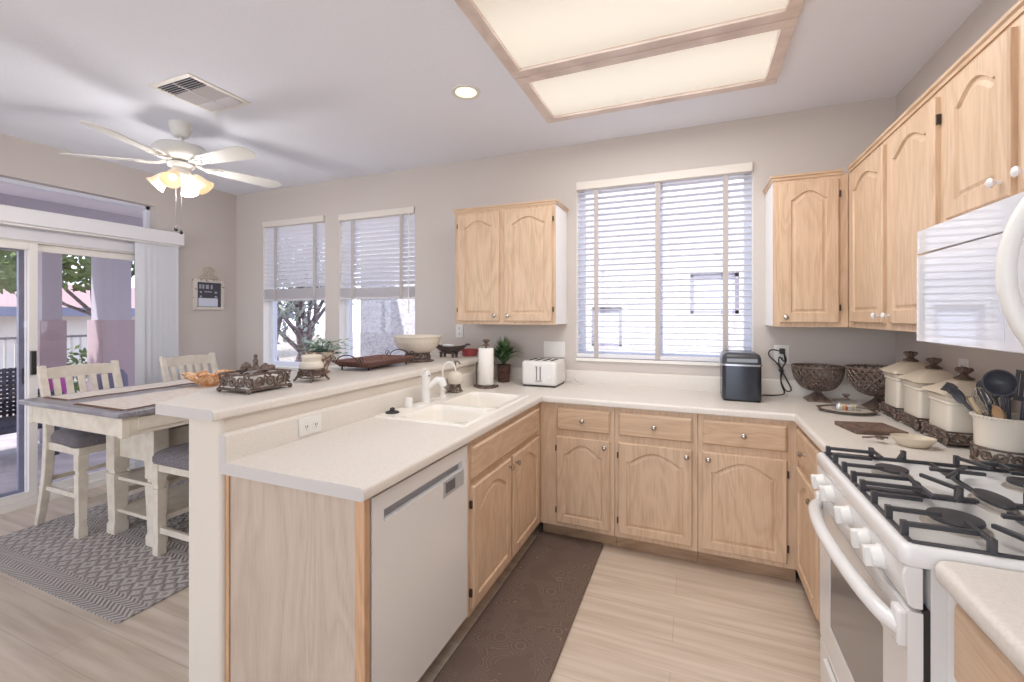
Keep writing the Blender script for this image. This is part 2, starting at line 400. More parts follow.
# ================================================================== BLINDS
def blind(W, zbot_slats, tilt, tapes, stack=None, label='', zrail=None, y0=.03, wand=None, depth=.046, pitch=.042):
    x0, x1, z0, z1 = W[0] + .006, W[1] - .006, W[2], W[3]
    t = thing('window_blind', label, 'blind', ((x0 + x1) / 2, y0, z0))
    MB().box(x0, x1, y0 - .045, y0 + .02, z1 - .062, z1 - .002).build('valance', mat('cream_valance', (222, 216, 208), .5), t, bevel=.004)
    s = MB(); z = z1 - .085
    a = radians(tilt)
    while z > zbot_slats:
        dy, dz = cos(a) * depth / 2, sin(a) * depth / 2
        s.obox(((x0 + x1) / 2, y0, z), ((x1 - x0) / 2 - .004, 0, 0), (0, dy, dz), (0, -sin(a) * .0013, cos(a) * .0013))
        z -= pitch
    s.build('slats', SLAT, t)
    if stack:
        k = MB(); zz = stack[0]
        while zz < stack[1]:
            k.box(x0 + .002, x1 - .002, y0 - .024, y0 + .024, zz, zz + .0045); zz += .0065
        k.box(x0 + .002, x1 - .002, y0 - .024, y0 + .024, stack[0] - .02, stack[0] - .001)
        k.build('slat_stack', mat('stacked_slats', (206, 204, 210), .5), t)
        lo = stack[0] - .02
    else:
        MB().box(x0, x1, y0 - .024, y0 + .024, zrail, zrail + .028).build('bottom_rail', SLAT, t, bevel=.004); lo = zrail
    for tx in tapes:
        MB().box(tx - .017, tx + .017, y0 - .0275, y0 - .0262, lo, z1 - .062).build('ladder_tape', mat('ladder_tape_cloth', (186, 180, 178), .8), t)
    if wand:
        MB().cyl((wand[0], y0 - .05, z1 - .062), (wand[0], y0 - .05, wand[1]), .004, 6).build('tilt_wand', WHITEP, t)
    return t
blind(W1, 1.73, -42, (-5.136, -4.60), (1.60, 1.70), 'half-raised white slatted blind in the window nearest the corner with the sliding door')
blind(W2, 1.72, -42, (-4.12, -3.56), (1.60, 1.69), 'half-raised white slatted blind with a tilt wand, in the window above the footed cream bowl', wand=(-3.463, 1.45))
blind(W3, 1.15, -8, (-1.79, -1.352, -.917), None, 'fully lowered white slatted blind with open slats over the kitchen window', zrail=1.112, y0=.012)

# vertical blind at the slider
vt = thing('vertical_blind', 'stacked grey-white vertical blind with long white valance beside the sliding glass door', 'blind', (XL + .08, -.8, .04))
v = MB()
for i in range(7):
    y = -.955 + i * .046
    v.obox((XL + .075, y + .01, 1.06), (.010, .034, 0), (.0012, -.0004, 0), (0, 0, 1.02))
v.build('vanes', mat('vertical_vane', (205, 208, 216), .5), vt)
MB().box(XL + .03, XL + .125, -2.75, -.605, 2.09, 2.205).build('valance', mat('valance_white', (226, 226, 230), .4), vt, bevel=.004)
MB().box(XL + .05, XL + .10, -2.75, -.63, 2.075, 2.09).build('head_rail', WHITEP, vt)

# ================================================================== CABINET PARTS
class Fr:
    """a face frame: origin, u direction along the cabinet run, outward normal"""
    def __init__(s, o, u, n): s.o, s.u, s.n = Vector(o), Vector(u), Vector(n)
    def __call__(s, u, v, d=0): return s.o + s.u * u + Vector((0, 0, v)) + s.n * d
def fbox(mb, fr, u0, u1, v0, v1, d0, d1):
    P = [fr(u, v, d) for d in (d0, d1) for (u, v) in ((u0, v0), (u1, v0), (u1, v1), (u0, v1))]
    return mb.add(P, [(0, 3, 2, 1), (4, 5, 6, 7), (0, 1, 5, 4), (1, 2, 6, 5), (2, 3, 7, 6), (3, 0, 4, 7)])
def panel_door(fr, u0, u1, v0, v1, parent, knob=None, hinges=None, arch=.046, st=.056, crystal=False, d0=.0, name='door'):
    w_, h_ = u1 - u0, v1 - v0; mb = MB()
    T, C = .019, .005
    # slab edge and chamfer
    def ring(i, d): return [fr(u0 + i, v0 + i, d), fr(u1 - i, v0 + i, d), fr(u1 - i, v1 - i, d), fr(u0 + i, v1 - i, d)]
    mb.loops([ring(0, d0), ring(0, d0 + T - C), ring(C, d0 + T)], (True, False))
    a0, a1, b0 = u0 + st, u1 - st, v0 + st
    n = 16; hs = v1 - st - arch * .95
    def prof(u):
        t = (u - a0) / (a1 - a0); e = .07
        if t < e or t > 1 - e: return hs
        b = (t - e) / (1 - 2 * e); return hs + arch * (sin(pi * b) ** .9 * .85 + .15 * (0.5 - 0.5 * cos(2 * pi * b)))
    top = [(a0 + (a1 - a0) * i / n, prof(a0 + (a1 - a0) * i / n)) for i in range(n + 1)]
    D = d0 + T
    def q(pts): mb.add([fr(*p, D) for p in pts], [tuple(range(len(pts)))])
    q([(u0 + C, v0 + C), (a0, v0 + C), (a0, v1 - C), (u0 + C, v1 - C)]); q([(a1, v0 + C), (u1 - C, v0 + C), (u1 - C, v1 - C), (a1, v1 - C)])
    q([(a0, v0 + C), (a1, v0 + C), (a1, b0), (a0, b0)])
    for i in range(n): q([top[i], top[i + 1], (top[i + 1][0], v1 - C), (top[i][0], v1 - C)])
    loop = [(a0, b0), (a1, b0)] + list(reversed(top))
    cx, cz = (a0 + a1) / 2, (b0 + hs) / 2
    hw, hh = (a1 - a0) / 2, (hs - b0) / 2 + arch * .4
    def ins(k, d): return [fr(cx + (u - cx) * (1 - k / hw), cz + (z - cz) * (1 - k / hh), d) for (u, z) in loop]
    mb.loops([ins(0, D), ins(.005, D - .009), ins(.012, D - .009), ins(.024, D - .004)], (False, True))
    o = mb.build(name, OAK_V, parent)
    if knob: make_knob(fr, knob[0], knob[1], d0 + T, o, crystal)
    for hv in hinges or ():
        MB_h = MB(); fbox(MB_h, fr, hv[0] - .004, hv[0] + .004, hv[1] - .017, hv[1] + .017, .001, .014); MB_h.build('hinge', mat('dark_hinge', (70, 62, 58), .4, .5), o)
    return o
def make_knob(fr, u, v, d, parent, crystal=False):
    k = MB(); k.lathe([(.006, 0), (.005, .012), (.013, .018), (.0145, .024), (.010, .029), (.002, .031)], fr(u, v, d), 12, axis=fr.n)
    m_ = mat('glass_knob', (222, 220, 222), .08, .0, spec=1.0, coat=1.0) if crystal else CHROME
    return k.build('knob', m_, parent, smooth=50)
def drawer_front(fr, u0, u1, v0, v1, parent, knob=True, d0=0.0):
    mb = MB(); T, C = .019, .010
    def ring(i, d): return [fr(u0 + i, v0 + i, d), fr(u1 - i, v0 + i, d), fr(u1 - i, v1 - i, d), fr(u0 + i, v1 - i, d)]
    mb.loops([ring(0, d0), ring(0, d0 + T - .008), ring(C, d0 + T)], (True, True))
    o = mb.build('drawer', OAK_H, parent)
    if knob: make_knob(fr, (u0 + u1) / 2, (v0 + v1) / 2, d0 + T, o)
    return o

# ---------------------------------------------------------------- upper cabinets
UZ0, UZ1 = 1.36, 2.222
def crown(pts, parent, out):
    """small crown strip along pts (list of xy) with outward offset directions"""
    mb = MB(); L = []
    for (x, y), (ox, oy) in zip(pts, out):
        L.append([Vector((x + ox * d, y + oy * d, z)) for d, z in ((0, UZ1 - .006), (.006, UZ1 - .006), (.007, UZ1 + .006), (.014, UZ1 + .012), (.015, UZ1 + .022), (0, UZ1 + .022))])
    mb.loops(L); return mb.build('crown_moulding', OAK_H, parent)
# left double cabinet
t = thing('wall_cabinet', 'pale oak double-door wall cabinet hung left of the kitchen window', 'cabinet', (-2.42, -.16, UZ0))
x0, x1 = -2.822, -2.018
MB().box(x0, x1 - .004, -.300, -.002, UZ0 + .004, UZ1).build('body', OAK_V, t)
MB().box(x1 - .004, x1, -.300, -.002, UZ0 + .004, UZ1).build('side_panel', WHITES, t, label='white side panel')
MB().box(x0, x1, -.315, -.300, UZ0, UZ1).build('face_frame', OAK_V, t, bevel=.002)
fr = Fr((0, -.315, 0), (1, 0, 0), (0, -1, 0))
panel_door(fr, -2.792, -2.444, 1.385, 2.195, t, (-2.478, 1.425), [(-2.796, 1.47), (-2.796, 2.11)])
panel_door(fr, -2.404, -2.036, 1.385, 2.195, t, (-2.370, 1.425), [(-2.031, 1.47), (-2.031, 2.11)])
crown([(x0, -.002), (x0, -.315), (x1, -.315), (x1, -.002)], t, [(-1, 0), (-1, -1), (1, -1), (1, 0)])
# back single cabinet right of window
t = thing('wall_cabinet', 'pale oak single-door wall cabinet hung right of the kitchen window in the corner', 'cabinet', (-.49, -.16, UZ0))
x0, x1 = -.682, -.3155
MB().box(x0 + .004, x1 + .002, -.300, -.002, UZ0 + .004, UZ1).build('body', OAK_V, t)
MB().box(x0, x0 + .004, -.300, -.002, UZ0 + .004, UZ1).build('side_panel', WHITES, t, label='white side panel')
MB().box(x0, x1, -.315, -.300, UZ0, UZ1).build('face_frame', OAK_V, t, bevel=.002)
panel_door(fr, -.650, -.362, 1.385, 2.195, t, (-.622, 1.415), [(-.357, 1.47), (-.357, 2.11)])
crown([(x0, -.002), (x0, -.315), (-.341, -.315)], t, [(-1, 0), (-1, -1), (0, -1)])
# right wall double cabinet
frR = Fr((-.315, 0, 0), (0, -1, 0), (-1, 0, 0))
t = thing('wall_cabinet', 'tall pale oak double-door wall cabinet on the right wall, from the corner to the microwave', 'cabinet', (-.16, -.7, UZ0))
MB().box(-.300, -.002, -1.358, -.002, UZ0 + .004, UZ1).build('body', OAK_V, t)
MB().box(-.315, -.300, -1.3595, -.3155, UZ0, UZ1).build('face_frame', OAK_V, t, bevel=.002)
panel_door(frR, .395, .845, 1.39, 2.19, t, (.815, 1.425), [(.390, 1.47), (.390, 2.11)], crystal=True)
panel_door(frR, .905, 1.315, 1.39, 2.19, t, (.935, 1.425), [(1.320, 1.47), (1.320, 2.11)], crystal=True)
crown([(-.315, -.343), (-.315, -1.360)], t, [(-1, 0), (-1, 0)])
# over the microwave
t = thing('wall_cabinet', 'short pale oak double-door wall cabinet above the white microwave', 'cabinet', (-.16, -1.74, 1.72))
MB().box(-.300, -.002, -2.118, -1.362, 1.724, UZ1).build('body', OAK_V, t)
MB().box(-.315, -.300, -2.118, -1.3605, 1.72, UZ1).build('face_frame', OAK_V, t, bevel=.002)
panel_door(frR, 1.392, 1.715, 1.745, 2.195, t, (1.685, 1.79), [(1.388, 2.12)], crystal=True)
panel_door(frR, 1.760, 2.09, 1.745, 2.195, t, (1.790, 1.79), [(2.094, 2.12)], crystal=True)
crown([(-.315, -1.360), (-.315, -2.118)], t, [(-1, 0), (-1, 0)])

# ---------------------------------------------------------------- base cabinets
BZ0, BZ1 = .095, .872
frB = Fr((0, -.61, 0), (1, 0, 0), (0, -1, 0))
units = [(-2.0295, -1.556, -1.915, -1.582, 'left', 'base cabinet with the narrowest door, in the corner beside the sink cabinet'),
         (-1.554, -1.094, -1.531, -1.122, 'left', 'middle pale oak base cabinet with drawer and arched door under the kitchen window'),
         (-1.092, -.6102, -1.070, -.662, 'right', 'pale oak base cabinet with the widest door, right below the ice maker')]
for x0, x1, a, b, hs_, lab in units:
    t = thing('base_cabinet', 'pale oak ' + lab if not lab.startswith(('middle', 'pale')) else lab, 'cabinet', ((x0 + x1) / 2, -.3, 0))
    MB().box(x0, x1, -.592, -.004, BZ0 + .002, BZ1).build('body', OAK_V, t)
    MB().box(x0, x1, -.61, -.592, BZ0, BZ1).build('face_frame', OAK_V, t, bevel=.0015)
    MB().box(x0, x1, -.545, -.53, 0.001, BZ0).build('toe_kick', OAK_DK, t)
    drawer_front(frB, a, b, .708, .845, t)
    hinge_u = (a - .005) if hs_ == 'left' else (b + .005)
    ku = (b - .03) if hs_ == 'left' else (a + .03)
    panel_door(frB, a, b, .125, .668, t, (ku, .628), [(hinge_u, .20), (hinge_u, .59)], arch=.062, st=.047)
# sink cabinet on the peninsula
XF = -2.03
frP = Fr((XF, 0, 0), (0, 1, 0), (1, 0, 0))
t = thing('sink_cabinet', 'pale oak sink cabinet with two arched doors, between dishwasher and inside corner', 'cabinet', (-2.36, -1.1, 0))
MB().box(-2.638, XF - .018, -1.598, -.612, BZ0 + .002, .70).build('body', OAK_V, t)
MB().box(XF - .018, XF, -1.598, -.6105, BZ0, BZ1).build('face_frame', OAK_V, t, bevel=.0015)
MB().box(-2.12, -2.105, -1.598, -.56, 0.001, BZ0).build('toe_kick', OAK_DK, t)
drawer_front(frP, -1.573, -.672, .70, .845, t, knob=False)
panel_door(frP, -1.573, -1.136, .125, .668, t, (-1.166, .628), [(-1.578, .20), (-1.578, .59)], arch=.062, st=.047)
panel_door(frP, -1.108, -.672, .125, .668, t, (-1.078, .628), [(-.668, .20)], arch=.062, st=.047)
# end panel of the peninsula
t = thing('end_panel', 'greyed oak end panel closing the peninsula beside the dishwasher', 'panel', (-2.36, -2.24, 0))
MB().box(-2.636, -2.066, -2.25, -2.236, 0, BZ1).build('panel_face', OAK_PANEL, t)
MB().box(-2.066, XF, -2.252, -2.228, 0, BZ1).build('edge_stile', OAK_EDGE, t, label='honey oak edge strip')
MB().box(-2.641, -2.625, -2.256, -2.25, 0, BZ1).build('corner_batten', OAK_EDGE, t)
# dishwasher
t = thing('dishwasher', 'white built-in dishwasher with recessed handle at the peninsula end', 'dishwasher', (-2.33, -1.91, 0))
MB().box(-2.63, -2.055, -2.222, -1.602, .10, .868).build('body', mat('dishwasher_tub', (170, 166, 164), .5), t)
dw = MB(); ya, yb = -2.219, -1.604
HZ0, HZ1, HY0, HY1 = .768, .806, -2.166, -1.65
dx0, dx1 = -2.055, XF + .004
dw.box(dx0, dx1, ya, yb, .115, HZ0).box(dx0, dx1, ya, yb, HZ1, .862).box(dx0, dx1, ya, HY0, HZ0, HZ1).box(dx0, dx1, HY1, yb, HZ0, HZ1)
do = dw.build('door', WHITE, t)
MB().box(dx0 + .001, dx0 + .006, HY0, HY1, HZ0, HZ1).build('handle_recess', mat('recess_grey', (150, 152, 160), .4), do)
dd = MB().box(dx1, dx1 + .0015, -1.805, -1.640, .704, .768).build('display_panel', mat('display_grey', (170, 172, 176), .3), do)
MB().box(dx1 + .0015, dx1 + .0025, -1.790, -1.715, .716, .757).build('screen', mat('display_dark', (96, 98, 104), .2), dd)
MB().box(-2.13, -2.11, ya, yb, 0.001, .10).build('toe_kick', BLACKP, t)
# right base cabinet between corner and range
frRB = Fr((-.61, 0, 0), (0, -1, 0), (-1, 0, 0))
t = thing('base_cabinet', 'narrow pale oak base cabinet between the inside corner and the range', 'cabinet', (-.3, -1.0, 0))
MB().box(-.592, -.004, -1.357, -.612, BZ0 + .002, BZ1).build('body', OAK_V, t)
MB().box(-.61, -.592, -1.357, -.6105, BZ0, BZ1).build('face_frame', OAK_V, t, bevel=.0015)
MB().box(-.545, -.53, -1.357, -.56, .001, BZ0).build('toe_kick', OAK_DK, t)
drawer_front(frRB, .655, 1.07, .69, .845, t)
panel_door(frRB, .655, 1.07, .125, .65, t, (1.03, .61), [(.65, .20), (.65, .57)], arch=.062, st=.047)
# near right base cabinet
t = thing('base_cabinet', 'pale oak drawer base cabinet on the camera side of the range', 'cabinet', (-.3, -2.6, 0))
MB().box(-.592, -.004, -3.0, -2.135, BZ0 + .002, BZ1).build('body', OAK_V, t)
MB().box(-.61, -.592, -3.0, -2.135, BZ0, BZ1).build('face_frame', OAK_V, t, bevel=.0015)
MB().box(-.545, -.53, -3.0, -2.135, .001, BZ0).build('toe_kick', OAK_DK, t)
drawer_front(frRB, 2.15, 2.56, .69, .845, t); drawer_front(frRB, 2.58, 2.98, .69, .845, t)
panel_door(frRB, 2.15, 2.56, .125, .65, t, (2.52, .61), [(2.145, .20)], arch=.062, st=.047)
panel_door(frRB, 2.58, 2.98, .125, .65, t, (2.62, .61), [(2.985, .20)], arch=.062, st=.047)

# ---------------------------------------------------------------- counters
CB = .874
def nose(mb, axis, a, b, edge, sgn, z1=CT, z0=CB, back=.03):
    """rounded front edge strip; section in (edge coordinate, z)"""
    pr = [(edge - sgn * back, z1), (edge - sgn * .014, z1)] + [(edge - sgn * (.014 - .014 * sin(radians(k))), z1 - .014 + .014 * cos(radians(k))) for k in (22, 45, 67, 90)]
    pr += [(edge, z0 + .006), (edge - sgn * .006, z0), (edge - sgn * back, z0)]
    return mb.prism(pr, axis, a, b)
SX0, SX1, SY0, SY1 = -2.575, -2.105, -1.50, -.685      # sink cut-out
PX = -2.01
t = thing('countertop', 'cream laminate U-shaped kitchen countertop running round the sink, window and corner', 'countertop', (-1.3, -.3, CB))
c = MB()
c.box(-2.642, PX - .03, -2.277, SY0, CB, CT).box(-2.642, SX0, SY0, SY1, CB, CT).box(SX1, PX - .03, SY0, SY1, CB, CT)
c.box(-2.642, PX - .03, SY1, -.605, CB, CT).box(-2.642, -.002, -.605, -.002, CB, CT).box(-.605, -.002, -1.36, -.605, CB, CT)
nose(c, 'y', -2.277, -.62, PX, 1); nose(c, 'x', PX - .03, -.60, -.635, -1); nose(c, 'y', -1.36, -.62, -.635, -1)
c.build('worktop', LAM, t, smooth=35)
# end cap of the peninsula
MB().prism([(-2.641, CB), (PX - .006, CB), (PX, CB + .006), (PX, CT - .014), (PX - .005, CT - .004), (PX - .014, CT), (-2.612, CT), (-2.612, 1.004), (-2.619, 1.012), (-2.641, 1.013)], 'y', -2.2785, -2.277).build('end_cap', LAM_G, t)
def splash(mb, axis, a, b, e0, e1):
    """e0 = wall side, e1 = front side"""
    s_ = 1 if e1 > e0 else -1
    pr = [(e0, CT), (e1, CT), (e1, 1.000)] + [(e1 - s_ * (.011 - .011 * cos(radians(k))), 1.000 + .013 * sin(radians(k))) for k in (30, 60, 90)] + [(e0, 1.013)]
    return mb.prism(pr, axis, a, b)
s_ = MB(); splash(s_, 'y', -2.277, -.002, -2.641, -2.612); splash(s_, 'x', -2.612, -.024, -.002, -.024); splash(s_, 'y', -1.36, -.002, -.002, -.024)
s_.build('backsplash', LAM, t, smooth=35)
t = thing('countertop', 'short cream laminate countertop with rounded corner on the camera side of the range', 'countertop', (-.3, -2.6, CB))
c = MB(); poly = rrect(-.3265, -2.61, .3215, .502, .03, 4)
c.loops([[(x, y, CB) for x, y in rrect(-.3265, -2.61, .3185, .499, .03, 4)], [(x, y, CB + .006) for x, y in poly], [(x, y, CT - .012) for x, y in poly],
         [(x, y, CT - .004) for x, y in rrect(-.3265, -2.61, .3185, .499, .03, 4)], [(x, y, CT) for x, y in rrect(-.3265, -2.61, .3105, .491, .03, 4)]])
c.build('worktop', LAM, t, smooth=50)
# bar top
t = thing('bar_top', 'raised cream laminate bar top with angled end on the half-height wall', 'countertop', (-2.9, -1.1, BAR - .038))
c = MB(); Z0, Z1 = BAR - .038, BAR
c.prism([(-2.66, -2.308), (-2.66, -.003), (-3.30, -.003), (-3.30, -1.45), (-3.20, -1.83), (-2.945, -2.308)], 'z', Z0, Z1)
nose(c, 'y', -2.308, -.003, -2.628, 1, Z1, Z0, .032)
c.build('worktop', LAM, t, smooth=35)
MB().prism([(-2.945, Z0), (-2.634, Z0), (-2.628, Z0 + .006), (-2.628, Z1 - .014), (-2.632, Z1 - .005), (-2.642, Z1), (-2.945, Z1)], 'y', -2.3095, -2.308).build('end_cap', LAM_G, t)

# ---------------------------------------------------------------- sink
t = thing('kitchen_sink', 'white double-bowl drop-in sink set into the peninsula counter', 'sink', (-2.34, -1.09, CT))
OX0, OX1, OY0, OY1 = -2.600, -2.083, -1.522, -.663
RZ = .922
sk = MB(); N = 24
def polar_rect(cx, cy, x0, x1, y0, y1, P):
    out = []
    for (px, py) in P:
        dx, dy = px - cx, py - cy; k = 1e9
        if abs(dx) > 1e-9: k = min(k, ((x1 if dx > 0 else x0) - cx) / dx)
        if abs(dy) > 1e-9: k = min(k, ((y1 if dy > 0 else y0) - cy) / dy)
        out.append((cx + dx * k, cy + dy * k))
    return out
def bowl(x0, x1, y0, y1, X0, X1, Y0, Y1, depth):
    cx, cy = (x0 + x1) / 2, (y0 + y1) / 2; hx, hy = (x1 - x0) / 2, (y1 - y0) / 2
    base = rrect(cx, cy, hx, hy, .05, 6)
    outer = polar_rect(cx, cy, X0, X1, Y0, Y1, base)
    L = [[(x, y, RZ) for x, y in outer], [(x, y, RZ) for x, y in base]]
    for k, dz, r in ((.006, .006, .05), (.012, .03, .05), (.022, depth - .03, .05), (.05, depth, .04)):
        L.append([(x, y, RZ - dz) for x, y in rrect(cx, cy, hx - k, hy - k, r, 6)])
    sk.loops(L, (False, True))
    return (cx, cy)
YM = -1.135
b1 = bowl(-2.47, -2.118, -1.485, -1.155, -2.49, OX1 - .006, OY0 + .006, YM, .14)
b2 = bowl(-2.47, -2.118, -1.115, -.70, -2.49, OX1 - .006, YM, OY1 - .006, .17)
sk.add([(OX0 + .006, OY0 + .006, RZ), (-2.49, OY0 + .006, RZ), (-2.49, OY1 - .006, RZ), (OX0 + .006, OY1 - .006, RZ)], [(0, 1, 2, 3)])
sk.loops([[(OX0, OY0, CT), (OX1, OY0, CT), (OX1, OY1, CT), (OX0, OY1, CT)], [(OX0 + .002, OY0 + .002, RZ - .003), (OX1 - .002, OY0 + .002, RZ - .003), (OX1 - .002, OY1 - .002, RZ - .003), (OX0 + .002, OY1 - .002, RZ - .003)],
          [(OX0 + .006, OY0 + .006, RZ), (OX1 - .006, OY0 + .006, RZ), (OX1 - .006, OY1 - .006, RZ), (OX0 + .006, OY1 - .006, RZ)]], (False, False))
sk.build('basin', SINK, t, smooth=40)
for (cx, cy), dp in ((b1, .14), (b2, .17)):
    MB().lathe([(.038, 0), (.040, .003), (.028, .003), (.024, .001)], (cx, cy, RZ - dp + .0005), 16).build('drain', CHROME, t, smooth=40)
# faucet
t = thing('faucet', 'white single-handle kitchen faucet with short thick spout behind the sink', 'faucet', (-2.535, -1.14, RZ))
fx, fy = -2.537, -1.15
MB().prism(rrect(fx, -1.13, .026, .12, .025), 'z', RZ, RZ + .007).build('base_plate', WHITEP, t, smooth=40)
MB().lathe([(.027, 0), (.024, .01), (.022, .10), (.024, .14), (.026, .165), (.018, .182), (.004, .186)], (fx, fy, RZ + .007), 20).build('body', WHITEP, t, smooth=50)
MB().tube([(fx + .01, fy + .005, RZ + .09), (fx + .035, fy + .02, RZ + .115), (fx + .055, fy + .03, RZ + .132), (fx + .08, fy + .042, RZ + .13), (fx + .092, fy + .046, RZ + .098)], [.017, .018, .021, .023, .020], 12).build('spout', WHITEP, t, smooth=60)
MB().tube([(fx - .005, fy, RZ + .18), (fx + .015, fy - .03, RZ + .2), (fx + .03, fy - .06, RZ + .205)], [.012, .009, .007], 8).build('lever_handle', WHITEP, t, smooth=60)
MB().ball((fx + .024, fy - .006, RZ + .16), .005, 8).build('indicator_dot', BLACKP, t)
# gooseneck filter tap
t = thing('filter_faucet', 'slim white gooseneck filtered-water tap beside the main faucet', 'faucet', (-2.54, -.94, RZ))
gx, gy = -2.555, -.94
MB().lathe([(.022, 0), (.022, .006), (.014, .012), (.012, .05), (.008, .055)], (gx, gy, RZ), 16).build('body', WHITEP, t, smooth=50)
g = [(gx, gy, RZ + .05), (gx, gy, RZ + .16)] + [(gx + .035 - .035 * cos(radians(a)), gy + .02 - .02 * cos(radians(a)), RZ + .16 + .055 * sin(radians(a))) for a in range(20, 181, 20)]
MB().tube(g, .0065, 8).build('gooseneck', WHITEP, t, smooth=60)
MB().tube([(gx, gy, RZ + .04), (gx + .03, gy - .02, RZ + .045)], .005, 6).build('lever_handle', WHITEP, t)
tag(MB().lathe([(.021, 0), (.021, .046), (.017, .053), (.004, .055)], (-2.56, -1.285, RZ), 18).build('air_gap_cap', WHITEP, org=(-2.56, -1.285, RZ), smooth=40), 'small white cylindrical air gap cap on the sink deck', 'air gap')
tag(MB().lathe([(.036, 0), (.034, .006), (.018, .012), (.012, .014), (.013, .024), (.004, .028)], (-2.558, -1.43, RZ), 18).build('sink_stopper', mat('black_rubber', (52, 50, 52), .45), org=(-2.558, -1.43, RZ), smooth=40), 'black rubber sink stopper lying on the sink corner', 'stopper')

# ================================================================== SCROLL WORK
def spiral(c2, r, turns, a0, sgn=1, n=14):
    out = []
    for i in range(n + 1):
        t_ = i / n; rr = r * (1 - .78 * t_); a = a0 + sgn * 2 * pi * turns * t_
        out.append((c2[0] + rr * cos(a), c2[1] + rr * sin(a)))
    return out
def scroll_band(mb, f, length, h, r=.0035, unit=None, rails=True, z0=0.0):
    """f(s,t)->3D ; s along, t up. fills the band with alternating spirals"""
    unit = unit or h * 1.0; n = max(1, round(length / unit)); u = length / n
    for i in range(n):
        s0 = u * (i + .5); up = i % 2 == 0
        rad = h * .33
        c2 = (s0, z0 + h * (.55 if up else .45))
        p = spiral(c2, rad, 1.35, (-pi / 2 if up else pi / 2), 1 if up else -1)
        mb.tube([f(*q) for q in p], r, 5)
        mb.tube([f(s0 - u * .5, z0 + h * (.1 if up else .9)), f(s0 - u * .2, z0 + h * (.3 if up else .7)), f(*p[0]), f(s0 + u * .35, z0 + h * (.25 if up else .75)), f(s0 + u * .5, z0 + h * (.9 if up else .1))], r, 5)
        mb.add([f(s0 - u * .45, z0 + h * .5), f(s0 - u * .3, z0 + h * .75), f(s0 - u * .18, z0 + h * .5), f(s0 - u * .3, z0 + h * .25)], [(0, 1, 2, 3)])
    if rails:
        m_ = max(8, int(length / .02))
        for zz in (z0, z0 + h):
            mb.tube([f(length * i / m_, zz) for i in range(m_ + 1)], r * 1.1, 5)
def box_path(x0, x1, y0, y1):
    P = [(x0, y0), (x1, y0), (x1, y1), (x0, y1), (x0, y0)]; L = [x1 - x0, y1 - y0, x1 - x0, y1 - y0]
    def f(s, t_, zb=0):
        i = 0
        while i < 3 and s > L[i]: s -= L[i]; i += 1
        k = min(max(s / L[i], 0), 1); a, b = P[i], P[i + 1]
        return (a[0] + (b[0] - a[0]) * k, a[1] + (b[1] - a[1]) * k, zb + t_)
    return f, sum(L)
def ring_path(cx, cy, R, zb, flare=0.0, hh=1.0):
    def f(s, t_):
        rr = R + flare * (1 - t_ / hh); a = s / R; return (cx + rr * cos(a), cy + rr * sin(a), zb + t_)
    return f, 2 * pi * R
def finial(mb, c, s=1.0):
    mb.lathe([(.026 * s, 0), (.028 * s, .005 * s), (.016 * s, .011 * s), (.010 * s, .018 * s), (.017 * s, .024 * s), (.021 * s, .031 * s), (.016 * s, .040 * s), (.004 * s, .044 * s)], c, 10)
    for i in range(6):
        a = i * pi / 3; mb.ball((c[0] + .018 * s * cos(a), c[1] + .018 * s * sin(a), c[2] + .034 * s), .008 * s, 6)

# ================================================================== COUNTER ITEMS
# soap dispenser
t = thing('soap_dispenser', 'cream ceramic pump dispenser on a bronze scroll foot beside the sink', 'soap dispenser', (-2.558, -.775, RZ))
sx0, sy0 = -2.558, -.775
b = MB(); f_, L_ = ring_path(sx0, sy0, .026, RZ + .008, .012, .055)
scroll_band(b, f_, L_, .055, .0035, .035)
for i in range(4):
    a = pi / 4 + i * pi / 2; b.tube([(sx0 + .03 * cos(a), sy0 + .03 * sin(a), RZ + .05), (sx0 + .036 * cos(a), sy0 + .036 * sin(a), RZ + .02), (sx0 + .048 * cos(a), sy0 + .048 * sin(a), RZ + .005)], .005, 6)
b.lathe([(.028, .055), (.03, .062)], (sx0, sy0, RZ), 16)
b.build('scroll_foot', BRONZE, t, smooth=50)
MB().lathe([(.034, .058), (.047, .064), (.050, .09), (.050, .115), (.040, .130), (.016, .138), (.014, .142)], (sx0, sy0, RZ), 20).build('bottle', CREAMC, t, smooth=60)
p = MB().lathe([(.012, .142), (.012, .152), (.005, .156), (.005, .195), (.009, .197), (.009, .208)], (sx0, sy0, RZ), 10)
p.tube([(sx0, sy0, RZ + .203), (sx0 + .03, sy0 - .015, RZ + .206), (sx0 + .045, sy0 - .02, RZ + .192)], .005, 6)
p.build('pump', BRONZE, t, smooth=50)
# paper towel holder + roll
hx, hy = -2.490, -.455
t = thing('paper_towel_holder', 'bronze upright paper towel holder with finial near the corner plant', 'paper towel holder', (hx, hy, CT))
b = MB().lathe([(.075, 0), (.078, .006), (.070, .012), (.02, .018), (.012, .02)], (hx, hy, CT), 24)
for i in range(4):
    a = i * pi / 2 + .4; b.ball((hx + .08 * cos(a), hy + .08 * sin(a), CT + .01), .011, 8)
b.build('base', BRONZE, t, smooth=50)
q = MB().cyl((hx, hy, CT + .015), (hx, hy, CT + .30), .006, 8); q.build('rod', BRONZE, t)
q = MB(); finial(q, (hx, hy, CT + .297), 1.1); q.build('finial', BRONZE, t, smooth=50)
MB().tube([(hx - .075, hy, CT + .01), (hx - .078, hy, CT + .16), (hx - .072, hy, CT + .175)], .005, 6).build('tension_arm', BRONZE, t)
r_ = MB()
prof = [(.019, .02), (.052, .02), (.054, .024), (.054, .276), (.052, .28), (.019, .28), (.019, .02)]
r_.lathe(prof, (hx, hy, CT), 28, (False, False))
